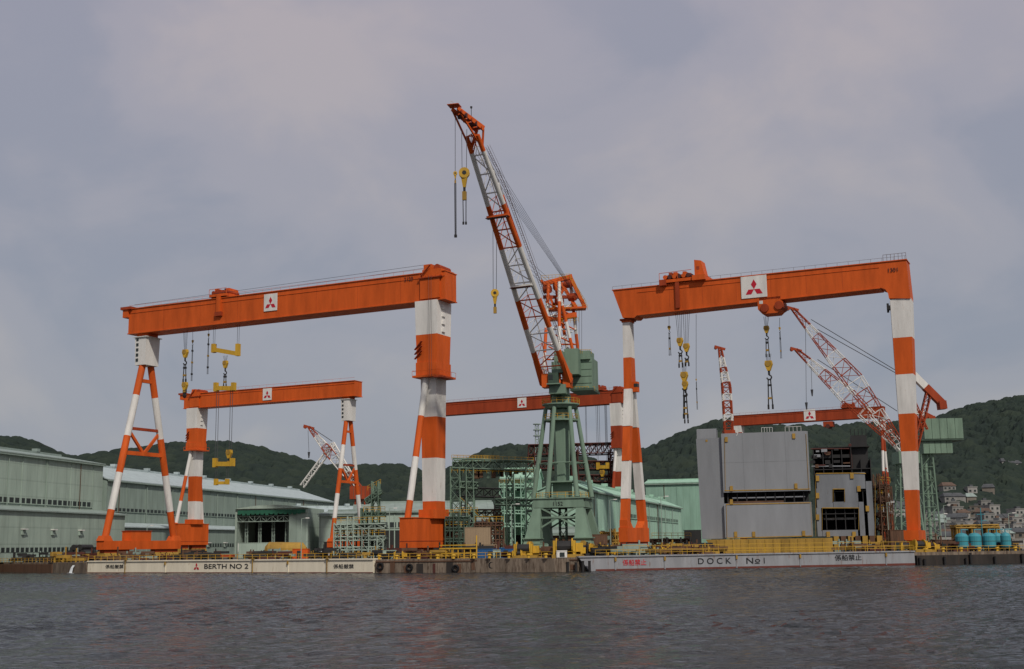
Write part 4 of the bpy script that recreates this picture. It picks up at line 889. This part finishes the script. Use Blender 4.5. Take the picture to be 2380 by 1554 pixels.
# ---------------------------------------------------------------- ship block
YB=303; a=at_y(1686,1250,YB); F=Frame((a.x,YB),(at_y(1888,1243,YB-4.5).x,YB-4.5)); e=empty('ship_block',F.o,F.ang,'grey primed ship hull block standing on yellow supports in the dock','ship block')
h=lambda u,v,y=0:F.hit(u,v,y)
zt=h(1780,1004)[1]; zb_=h(1780,1248)[1]; X1=h(1886,1245)[0]; xl=h(1631,1240,2)[0]
zs0=h(1780,1142)[1]; zs1=h(1780,1168)[1]
mb=MB()
mb.bx(0,X1,0,.5,zs0,zt,GS); mb.bx(0,X1,0,.5,zb_,zs1,GS)
zl_=zt-.9
mb.hexa([(xl,2,zb_-.2),(-.02,.9,zb_-.2),(-.02,1.2,zb_-.2),(xl,2.3,zb_-.2),(xl-.5,2,zl_),(-.02,.9,zl_),(-.02,1.2,zl_),(xl-.5,2.3,zl_)],GS)
mb.add([(xl,2.3,zb_-.2),(xl-.5,2.3,zl_),(xl+.5,22,zl_),(xl+.5,22,zb_-.2)],[(0,1,2,3)],GS)
mb.bx(X1,X1+.4,.6,22,zb_,zs1,GS); mb.bx(X1,X1+.4,.6,22,zs0,zt,GS); mb.bx(xl+.6,X1,21,21.5,zb_,zt,GS)
mb.bx(xl+.2,X1,2.5,21,zs0-.0,zs0+.35,GS); mb.bx(.1,X1,.6,21,zt-.5,zt-.1,GS); mb.bx(.1,X1,.6,21,zb_+.05,zb_+.4,GS)
ys=4.0; H_=lambda u,v:F.hit(u,v,ys)
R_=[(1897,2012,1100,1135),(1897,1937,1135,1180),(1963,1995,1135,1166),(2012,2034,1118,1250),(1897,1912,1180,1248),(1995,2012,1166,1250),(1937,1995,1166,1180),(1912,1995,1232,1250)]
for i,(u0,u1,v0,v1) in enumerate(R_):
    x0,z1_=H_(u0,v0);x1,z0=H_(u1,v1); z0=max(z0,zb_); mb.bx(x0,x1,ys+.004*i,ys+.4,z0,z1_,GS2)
mb.out('hull_plate',e)
mb=MB(); mb.bx(.2,X1-.1,4,4.3,zs1,zs0,DK)
for i in range(9): x=.8+i*X1/9; mb.bx(x,x+.3,1,4,zs1,zs0,DK)
mb.tube((2,1.2,zs1+1.3),(X1-1,1.2,zs1+1.3),.2,GS,n=6); mb.bx(1,X1*.7,.8,1.0,zs1,zs1+.5,RU)
mb.out('deck_opening',e)
mb=MB(); W_=.22
for (u0,v0,u1,v1) in ((1684,1140,1882,1136),(1688,1172,1884,1168),(1690,1250,1888,1245),(1688,1172,1690,1250),(1684,1018,1686,1140),(1873,1008,1880,1136),(1884,1168,1888,1245)):
    p=h(u0,v0);q=h(u1,v1); mb.beam((p[0],-.06,p[1]),(q[0],-.06,q[1]),.08,W_,YD,up=(0,0,1))
for (u,v) in ((1700,1134),(1850,1128),(1710,1240),(1752,1240),(1868,1238),(1688,1020),(1845,1012),(1700,1165)):
    p=h(u,v); mb.bx(p[0]-.35,p[0]+.35,-.25,-.05,p[1]-.7,p[1]+.5,YD)
for (u0,v0,u1,v1) in ((1897,1100,1980,1099),(1980,1099,2012,1100),(1896,1100,1896,1246),(2034,1120,2034,1250),(1911,1180,1996,1180),(1911,1180,1911,1232),(1996,1180,1996,1232),(1936,1136,1963,1136),(1936,1136,1936,1166),(1963,1136,1963,1166)):
    p=H_(u0,v0);q=H_(u1,v1); mb.beam((p[0],ys-.1,p[1]),(q[0],ys-.1,q[1]),.08,.2,YD,up=(0,0,1) if abs(u1-u0)>2 else None)
for (u,v) in ((1900,1110),(1900,1150),(1980,1104),(1996,1134),(2016,1180),(1900,1200),(1925,1240),(1985,1240)):
    p=H_(u,v); mb.bx(p[0]-.4,p[0]+.4,ys-.3,ys-.05,p[1]-.8,p[1]+.5,YD)
mb.out('weld_edge',e)
mb=MB()
for i in range(1,4): mb.bx(X1*i/4-.012,X1*i/4+.012,-.012,-.002,zs0+.3,zt,HR)
mb.bx(0,X1,-.012,-.002,zs0+(zt-zs0)*.5,zs0+(zt-zs0)*.5+.025,HR)
mb.out('plate_seam',e)
text('7',1.3,(h(1710,1012)[0],-.06,h(1710,1013)[1]),0,WH,'lettering',e)
mb=MB(); p=h(1640,1016,4); q=h(1664,994,4); x0=h(1619,1010,4)[0]; mb.bx(x0,q[0],4.4,9,p[1]-.5,q[1]-.2,GS)
mb.tube((x0,6,q[1]-1.2),(q[0],6,q[1]-1.2),1.2,GS,n=14)
mb.bx(h(1640,1020,2)[0],h(1680,1020,2)[0],1.5,1.9,p[1]-1.3,p[1]-.8,YD); mb.out('hull_fitting',e)
for (u0,u1) in ((1770,1795),(1825,1862)):
    mb=MB(); x0=h(u0,1003)[0];x1=h(u1,1003)[0]
    for i in range(5): x=x0+(x1-x0)*i/4; mb.tube((x,1,zt),(x,1,zt+1.2),.05,WH,n=4)
    mb.tube((x0,1,zt+1.2),(x1,1,zt+1.2),.05,WH,n=4); mb.out('handrail',e)
mb=MB()
x0,za=H_(1890,1040);x1,zb2=H_(2034,1245); zb2=max(zb2,zb_)
mb.bx(x0,x1,ys+9,ys+9.3,zb2,za,DK)
for i in range(5):
    z=zb2+(za-zb2)*i/4; mb.bx(x0,x1,ys+.5,ys+9,z-.1,z+.1,DK)
for i in range(7):
    x=x0+(x1-x0)*i/6; mb.bx(x-.1,x+.1,ys+.6,ys+9,zb2,za-(3 if i>4 else 0),DK)
x0,zc=H_(1978,1010);x1,zd=H_(2020,1098); mb.bx(x0,x1,ys+2,ys+8,zd,zc,DK); mb.bx(x0-.6,x0,ys+1.8,ys+8,zd,zc-2,BR)
for i in range(5): mb.tube((x0+i*.9,ys+2,zc),(x0+i*.9,ys+2,zc+1.5),.08,DK,n=4)
x0,z0=H_(1885,1060); x1,_=H_(1975,1060); mb.bx(x0,x1,ys+1,ys+1.4,z0-.5,z0+.3,DK); mb.tube((x0,ys+.6,z0+1.8),(x1,ys+.6,z0+1.6),.16,BR,n=6); mb.tube((x0,ys+.6,z0-2.4),(x1,ys+.6,z0-2.6),.16,GS,n=6)
for i in range(14):
    xx=x0+(x1-x0)*random.random(); zz=z0+random.uniform(-3.2,1.6); mb.bx(xx-.3,xx+.3+random.random(),ys+.4,ys+.9,zz,zz+.3+random.random()*.7,random.choice([BR,RU,DK,GS,DK]))
p=H_(1915,1206);q=H_(1992,1206); mb.bx(p[0],q[0],ys+2,ys+2.2,p[1]-.2,p[1]+.3,HW3)
mb.out('inner_deck',e)
mb=MB(); p0=h(1640,1262,-2);p1=h(1935,1250,-2)
mb.prism([(p0[0]+2.5,.2),(p1[0],.2),(p1[0],zb_-.4),(p0[0],zb_-.4)],-1.5,24,YD)
for i in range(14):
    x=p0[0]+2.6+i*(p1[0]-p0[0]-3)/14; mb.bx(x,x+.2,-1.65,-1.5,.3,zb_-.5,YD)
mb.out('support_cradle',e)
p2=h(2045,1250,2)
for i in range(7):
    mb=MB(); x=p1[0]+1+i*(p2[0]-p1[0]-1)/6; mb.bx(x-.6,x+.6,3,20,0,zb_-.02,RU if i%2 else YD); mb.bx(x-.9,x+.9,2.9,20.1,0,.6,DK); mb.out('keel_block',e)

# ---------------------------------------------------------------- tanks
for i,u in enumerate((2236,2266,2299,2318,2338)):
    p=at_y(u,1262,292+(4 if i in(3,) else 0)); r=1.5 if i<3 else 1.15; o=V((p.x,p.y,GZ)); e=empty('storage_tank',o,0,'cyan vertical storage tank on short legs on the pier','tank','cyan storage tanks on the pier')
    mb=MB(); mb.tube((0,0,1.0),(0,0,3.4),r,CY,n=20,cap=False); mb.tube((0,0,3.4),(0,0,3.95),r,CY,r*.72,n=20,cap=False); mb.tube((0,0,3.95),(0,0,4.2),r*.72,CY,r*.2,n=20); mb.tube((0,0,.5),(0,0,1.0),r*.6,CY,r,n=20); mb.tube((0,0,2.2),(0,0,2.3),r+.03,GD,n=20); mb.out('shell',e)
    for k_ in range(4): mb=MB(); a=k_*math.pi/2+.7; mb.tube((r*.8*math.cos(a),r*.8*math.sin(a),0),(r*.8*math.cos(a),r*.8*math.sin(a),1.1),.12,DK,n=5); mb.out('leg',e)
    mb=MB(); mb.tube((0,0,4.1),(0,0,5.0),.14,CY,n=6); mb.tube((0,0,4.9),(1.6,0,4.9),.12,CY,n=6); mb.out('pipe',e)
p=at_y(2283,1240,298); mb=MB(); q=at_y(2283,1180,298); mb.tube((p.x,298,GZ),(p.x,298,q.z),.12,CY,n=6); mb.tube((p.x-1,298,q.z-1.5),(p.x+1,298,q.z-1.5),.08,CY,n=5); mb.tube((p.x,298,q.z-3),(p.x+1.2,298,q.z-3),.08,CY,n=5); mb.out('pipe_mast',off=(p.x,298,GZ),label='slender cyan pipe mast behind the storage tanks',cat='mast')
frame_struct('yellow pipe rack behind the cyan tanks','pipe_rack','pipe rack',300,((2225,1222,.6),(2260,1222,.6),(2295,1222,.6),(2318,1222,.6)),((2220,1224,2320,1222,.6),),YD,3)

# ---------------------------------------------------------------- houses on hillside
def house(x,y,w,dp,hh,wm,rm,rz,flat,label):
    z=float(terrain(np.array(x),np.array(y)))-.5; z=max(z,GZ)
    e=empty('house',(x,y,z),rz,label,'house','houses on the wooded hillside')
    mb=MB(); mb.bx(-w/2,w/2,0,dp,-3,hh,wm); mb.out('wall',e)
    mb=MB()
    if flat: mb.bx(-w/2-.3,w/2+.3,-.3,dp+.3,hh,hh+.5,wm); mb.bx(-w/6,w/6,dp*.3,dp*.6,hh+.5,hh+2,rm)
    else:
        o=.6; vs=[(-w/2-o,-o,hh-.2),(w/2+o,-o,hh-.2),(w/2+o,dp+o,hh-.2),(-w/2-o,dp+o,hh-.2),(-w/2-o+1.5,dp/2,hh+2.4),(w/2+o-1.5,dp/2,hh+2.4)]
        mb.add(vs,[(3,2,1,0),(0,1,5,4),(1,2,5),(2,3,4,5),(3,0,4)],rm)
    mb.out('roof',e)
    nf=max(1,int(hh/3)); nw=max(2,int(w/3))
    for f_ in range(nf):
        mb=MB()
        for i in range(nw):
            xx=-w/2+w*(i+.5)/nw; mb.bx(xx-.75,xx+.75,-.08,-.01,f_*3+1,f_*3+2.3,GL); mb.bx(xx-.85,xx+.85,-.15,-.02,f_*3+.88,f_*3+1.0,HW)
        mb.out('window',e)
for r_ in range(9):
    yy=722+r_*20
    for i in range(19):
        u=2152+ (i*14.5)+random.uniform(-6,6)+ (r_%2)*7
        if r_>4 and not(2195<u<2310): continue
        if r_>5 and random.random()<.45: continue
        if random.random()<.15: continue
        x=(u-1190)/FP*yy*.99
        w=random.uniform(6,10); dp=random.uniform(6,9); fl=random.random()<.4; hh_=random.choice([5,5.8,6,6.5]) if not fl else random.choice([6,7,9.5])
        house(x,yy+random.uniform(-6,6),w,dp,hh_,random.choice([HW,HW2,HW,HW3]),random.choice([HR,HR,HR2,RG]),random.uniform(-.6,.5),fl,'flat roofed concrete house on the hillside' if fl else 'small house with dark tiled roof on the hillside')
for u,y in ((2335,960),(2352,955),(2085,830),(2072,820),(2062,835)):
    house((u-1190)/FP*y,y,10,8,7,HW3,HR,.1,False,'isolated house among the hillside trees')

# ---------------------------------------------------------------- quay clutter
def at_q(u,off):
    y=280.
    for _ in range(8):
        p=at_y(u,1280,y); y=gline(p.x)+off
    return V((p.x,y,GZ))
def winch(p,s,rz,label):
    e=empty('mooring_winch',p,rz,label,'winch','yellow mooring winches on the quay')
    mb=MB(); mb.bx(-1.2*s,1.2*s,-.7*s,.7*s,0,.3*s,YD); mb.bx(-1.1*s,-.9*s,-.6*s,.6*s,.3*s,1.4*s,YE); mb.bx(.5*s,.7*s,-.6*s,.6*s,.3*s,1.4*s,YE); mb.out('winch_frame',e)
    mb=MB(); mb.tube((-.9*s,0,.95*s),(.5*s,0,.95*s),.42*s,DK,n=12); mb.tube((-.88*s,0,.95*s),(-.8*s,0,.95*s),.65*s,YE,n=14); mb.tube((.4*s,0,.95*s),(.48*s,0,.95*s),.65*s,YE,n=14); mb.out('drum',e)
    mb=MB(); mb.bx(.72*s,1.3*s,-.35*s,.35*s,.5*s,1.2*s,YE); mb.out('motor',e)
for u,o_,s in ((1222,6,2.2),(1240,8,1.4),(1318,5,2.6),(1335,7,1.8),(1365,8,1.9),(1205,5,1.2),(1405,12,1.6),(2140,6,1.8),(2165,7,1.4),(930,7,1.2),(1010,9,1.2),(1420,16,1.5),(1530,14,1.4),(1570,14,1.5),(1600,14,1.3),(2110,8,1.5),(150,6,1.1)):
    winch(at_q(u,o_),s,random.uniform(-.4,.4),'yellow mooring winch standing on the quay')
def bollard(p,s):
    mb=MB(); mb.tube(p,p+V((0,0,.55*s)),.28*s,YE,.22*s,n=12); mb.tube(p+V((0,0,.55*s)),p+V((0,0,.8*s)),.4*s,YE,.34*s,n=12); mb.out('bollard',off=p,label='squat yellow mooring bollard on the quay edge',cat='bollard',group='mooring bollards along the quay')
for i in range(10): bollard(at_q(885+i*42+random.uniform(-8,8),2.0)+V((0,0,.15)),1.2)
for i in range(6): bollard(at_q(2150+i*42,3.0),1.2)
def box_item(cat,p,w,dp,h_,mat,rz,label,kind=0):
    e=empty('container',p,rz,label,cat); mb=MB(); mb.bx(-w/2,w/2,-dp/2,dp/2,.15,h_,mat)
    n=int(w/.6)
    for i in range(n): x=-w/2+w*(i+.3)/n; mb.bx(x,x+.18,-dp/2-.06,-dp/2,.3,h_-.2,mat)
    mb.out('body',e); mb=MB(); mb.bx(-w/2-.04,w/2+.04,-dp/2-.09,dp/2+.04,h_,h_+.12,mat); mb.bx(-w/2,w/2,-dp/2,dp/2,0,.15,DK); mb.out('frame_rail',e)
    mb=MB(); mb.bx(-w*.2,-w*.2+1,-dp/2-.1,-dp/2-.065,.3,2.2 if h_>2.4 else h_*.8,GL if kind else mat); mb.out('door',e)
for u,o_,w,dp,h_,m_,lb in ((1152,12,8,3,2.0,BL,'blue site container on the quay'),(1178,13,3.5,3,2.2,BL,'small blue container on the quay'),(598,60,10,4,4.5,HG2,'grey site cabin in the berth yard'),(575,62,5,4,4.5,WH,'white site cabin in the berth yard'),(1130,22,5,3,3,TN,'tan equipment cabin on the quay'),(1252,20,4,3,3,GC,'green equipment cabin on the quay'),(905,8,3,2,2,HG2,'grey equipment locker on the quay'),(1155,6,1.6,1.4,1.8,HG2,'small white control cabinet on the quay'),(1305,4,2.2,1.2,1.5,WH,'white notice cabinet on yellow machine'),(2195,10,5,3,2.6,RU,'rusty cabin on the pier'),(2360,12,6,3,2.6,HW3,'white cabin on the pier'),(700,40,4,3,2.6,OR,'orange equipment box in the yard'),(450,50,6,3,2.8,RU,'brown equipment box in the yard'),(1560,20,7,3,2.2,YD,'ochre equipment box beside the dock'),(1110,30,6,4,7,TN,'tan painted equipment cabin beside the green tower'),(1380,40,6,4,5,RU,'rusty equipment cabin behind the jib crane'),(2085,12,3,3,5,RU,'tall rusty control cabin beside the dock')):
    box_item('container',at_q(u,o_),w,dp,h_,m_,random.uniform(-.15,.15),lb,1)
p=at_q(668,45); e=empty('horizontal_tank',p,-.1,'ochre horizontal rounded tank lying in the berth yard','tank'); mb=MB(); mb.tube((-5,0,2.4),(4,0,2.2),2.2,YD,n=20); mb.tube((-5,0,2.4),(-6,0,2.4),2.2,YD,1.2,n=20); mb.tube((4,0,2.2),(5.2,0,2.1),2.2,YD,1.0,n=20); mb.out('shell',e)
for x in(-4,2): mb=MB(); mb.bx(x,x+1,-1.6,1.6,0,1,DK); mb.out('saddle',e)
for u_,o_ in ((105,48),(135,52),(165,56),(196,48)):
    p=at_q(u_,o_); e=empty('steel_pipe_stack',p,0,'stack of dark steel pipes in the berth yard','pipe stack','stacks of dark steel pipes'); mb=MB()
    for r_ in range(3):
        for i in range(4-r_): mb.tube((-4+i*1.9+r_*.95,-4,.9+r_*1.6),(-3.4+i*1.9+r_*.95,5,.9+r_*1.6),.9,DK,n=10)
    mb.out('pipes',e)
def truck(p,rz,cm,label,s=1.0):
    e=empty('truck',p,rz,label,'truck'); mb=MB()
    mb.prism([(-2.6*s,.6),(-2.6*s,1.6*s),(-2.3*s,2.4*s),(-1.0*s,2.4*s),(-1.0*s,.6)],-1*s,1*s,cm); mb.out('cab',e)
    mb=MB(); mb.prism([(-2.62*s,1.6*s),(-2.36*s,2.25*s),(-2.30*s,2.25*s),(-2.56*s,1.6*s)],-.85*s,.85*s,GL); mb.out('window',e); mb=MB(); mb.bx(-2.2*s,-1.3*s,-1.02*s,-1.0*s,1.5*s,2.2*s,GL); mb.out('window',e)
    mb=MB(); mb.bx(-.9*s,2.8*s,-1*s,1*s,.8,1.0,cm); mb.bx(-.9*s,2.8*s,-1*s,-.95*s,1.0,1.4,cm); mb.bx(-.9*s,2.8*s,.95*s,1*s,1.0,1.4,cm); mb.bx(2.75*s,2.8*s,-.95*s,.95*s,1.0,1.4,cm); mb.out('cargo_bed',e)
    for x in(-1.8,1.8):
        for y in(-.95,.95): mb=MB(); mb.tube((x*s,y*s-.12,.42),(x*s,y*s+.12,.42),.42,TY,n=14); mb.out('wheel',e)
truck(at_q(205,40),.1,WH,'small white flatbed truck parked in the berth yard'); truck(at_q(520,30),-.1,DO,'orange flatbed truck parked in the berth yard'); truck(at_q(740,26),3.0,WH,'white flatbed truck parked near the scaffold')
def heap(p,mat,label,s=1.0):
    mb=MB()
    for i in range(6):
        a=random.uniform(0,3.1); c=p+V((random.uniform(-2,2)*s,random.uniform(-1,1)*s,.2+.25*i*s)); d_=V((math.cos(a),math.sin(a)*.4,0))*random.uniform(1,2.2)*s
        mb.beam(c-d_,c+d_,.5*s,.4*s,mat)
    for i in range(3):
        c=p+V((random.uniform(-2,2)*s,0,0)); mb.tube(c,c+V((0,0,random.uniform(1,2.4)*s)),.12*s,mat,n=6)
    mb.out('steel_heap',off=p,label=label,cat='scrap steel',group='stacks of steel parts on the quays')
for i in range(180):
    u=random.choice([random.uniform(10,860),random.uniform(10,300),random.uniform(880,1400),random.uniform(1385,1640),random.uniform(1960,2370)])
    m_,lb=random.choice([(RU,'rusty stack of steel parts on the ground'),(YD,'ochre painted steel supports on the quay'),(DK,'dark steel beams stacked on the quay'),(DK,'dark steel beams stacked on the quay'),(RU,'rusty stack of steel parts on the ground'),(HG,'pale steel plates stacked on the quay'),(BR,'brown primed steel sections on the quay'),(DK,'dark steel beams stacked on the quay')])
    heap(at_q(u,random.uniform(5,30)),m_,lb,random.uniform(.8,1.8))
a=at_q(1022,5);b_=at_q(1108,5); mb=MB(); L_=b_-a
for i in range(7):
    c=a+L_*i/6; mb.tube(c,c+V((0,0,2.2)),.12,YE,n=6)
mb.beam(a+V((0,0,2.3)),b_+V((0,0,2.3)),.4,.28,YE); mb.beam(a+V((0,0,1.2)),b_+V((0,0,1.2)),.15,.15,YE); mb.beam(a+V((0,2,3.0)),b_+V((0,2,3.0)),.5,.2,YE)
mb.beam(b_,b_+V((0,0,5)),.25,.25,YE)
mb.out('loading_stand',off=a,label='yellow steel loading stand on the stained quay',cat='stand')
def pole(p,h_,label):
    e=empty('lamp_post',p,0,label,'lamp post','lamp posts around the shipyard'); mb=MB(); mb.tube((0,0,0),(0,0,h_),.13,HG2,.08,n=8); mb.beam((0,0,h_),(1.4,0,h_+.2),.1,.1,HG2); mb.out('pole',e); mb=MB(); mb.bx(1.0,1.9,-.2,.2,h_+.05,h_+.25,WH); mb.out('lamp_head',e)
for u,o_,h_ in ((60,40,9),(340,50,10),(700,20,10),(905,30,12),(1190,25,12),(1420,60,14),(1540,40,14),(2068,30,12),(2190,30,9),(2350,30,9),(2200,60,12)):
    pole(at_q(u,o_),h_,'slim grey lamp post in the shipyard')
p=at_y(1248,1000,640); q=at_y(1248,985,640); mb=MB(); mb.lattice((p.x,640,GZ),(p.x,640,q.z),3,3,16,HG,.2,.1,w1=1.6,h1=1.6)
for k_ in(0,3,6): mb.tube((p.x,640,q.z-k_-.3),(p.x,640,q.z-k_+.1),2.0,HG,n=12)
mb.out('radio_mast',off=(p.x,640,GZ),label='grey lattice radio mast with round platforms',cat='mast')
a=at_z(-30,1328,0);b_=at_z(88,1328,0); e=empty('work_barge',(a.x,a.y-2.5,0),math.atan2(b_.y-a.y,b_.x-a.x),'low dark work barge moored at the quay','barge'); Lb=(b_-a).length
mb=MB(); mb.prism([(.8,-.4),(Lb-.8,-.4),(Lb,1.3),(0,1.3)],-2,1.2,DK); mb.bx(0,Lb,-2.1,1.3,1.3,1.45,RU); mb.out('hull',e); mb=MB(); mb.bx(Lb*.3,Lb*.45,-1,.8,1.45,3.0,DK); mb.bx(Lb*.32,Lb*.43,-1.04,-1,2.2,2.7,GL); mb.out('deckhouse',e)
mb=MB(); x=F4.x(172,1315)
fw=paint('foam_water',(0.6,0.63,0.65),0.5,0.2,0.0)
for i in range(5): p0=F4.M@V((x-.5+i*.22,-.05,2.0)); p1=F4.M@V((x-.6+i*.3,-.9,0.0)); mb.tube(p0,(p0+p1)/2+V((0,-.1,.35)),.09,fw,n=6); mb.tube((p0+p1)/2+V((0,-.1,.35)),p1,.09,fw,.15,n=6)
p1=F4.M@V((x,-1.0,.02)); mb.tube(p1,p1+V((0,0,.06)),1.1,fw,.7,n=14)
mb.out('outfall_water',off=p1,kind='structure')

# ---------------------------------------------------------------- sky and light
w=bpy.data.worlds.new("World"); scene.world=w; w.use_nodes=True; nt=w.node_tree; L=nt.links.new; bg=nt.nodes['Background']
sky=nd(nt,'ShaderNodeTexSky',sky_type='NISHITA'); sky.sun_disc=False
EL=math.radians(44); AZ=math.radians(158)
sky.sun_elevation=EL; sky.sun_rotation=AZ; sky.air_density=1.5; sky.dust_density=3
tc=nd(nt,'ShaderNodeTexCoord')
mp=nd(nt,'ShaderNodeMapping'); mp.inputs['Scale'].default_value=(1,1,1.5); mp.inputs['Rotation'].default_value=(0,.35,0); mp.inputs['Location'].default_value=(0.75,0.3,0.1); L(tc.outputs['Generated'],mp.inputs[0])
n1=nd(nt,'ShaderNodeTexNoise'); n1.inputs['Scale'].default_value=4.4; n1.inputs['Detail'].default_value=7; n1.inputs['Roughness'].default_value=0.5; n1.inputs['Distortion'].default_value=0.3; L(mp.outputs[0],n1.inputs['Vector'])
r1=nd(nt,'ShaderNodeValToRGB'); L(n1.outputs['Fac'],r1.inputs[0]); cr=r1.color_ramp; cr.interpolation='EASE'
cr.elements[0].position=.36; cr.elements[0].color=(2.95,3.12,3.62,1); cr.elements[1].position=.66; cr.elements[1].color=(4.15,3.93,4.0,1)
e_=cr.elements.new(.50); e_.color=(3.5,3.5,3.85,1)
sp=nd(nt,'ShaderNodeSeparateXYZ'); L(tc.outputs['Generated'],sp.inputs[0])
rr=nd(nt,'ShaderNodeMapRange'); rr.inputs[1].default_value=0.0; rr.inputs[2].default_value=.42; L(sp.outputs[2],rr.inputs[0])
tint_=nd(nt,'ShaderNodeMix',data_type='RGBA'); tint_.inputs[6].default_value=(.86,.95,1.0,1); tint_.inputs[7].default_value=(1.07,1.02,1.08,1); L(rr.outputs[0],tint_.inputs[0])
sc=nd(nt,'ShaderNodeVectorMath',operation='MULTIPLY'); L(r1.outputs[0],sc.inputs[0]); L(tint_.outputs[2],sc.inputs[1])
mx=nd(nt,'ShaderNodeMix',data_type='RGBA'); mx.inputs[0].default_value=.94; L(sky.outputs[0],mx.inputs[6]); L(sc.outputs[0],mx.inputs[7])
L(mx.outputs[2],bg.inputs['Color']); bg.inputs['Strength'].default_value=0.1
sd=bpy.data.lights.new('sun','SUN'); sd.energy=2.6; sd.angle=math.radians(2.5); sd.color=(1,.94,.85); so=bpy.data.objects.new('sun',sd); scene.collection.objects.link(so)
dirv=V((math.sin(AZ)*math.cos(EL),math.cos(AZ)*math.cos(EL),math.sin(EL))); so.rotation_euler=dirv.to_track_quat('Z','Y').to_euler()
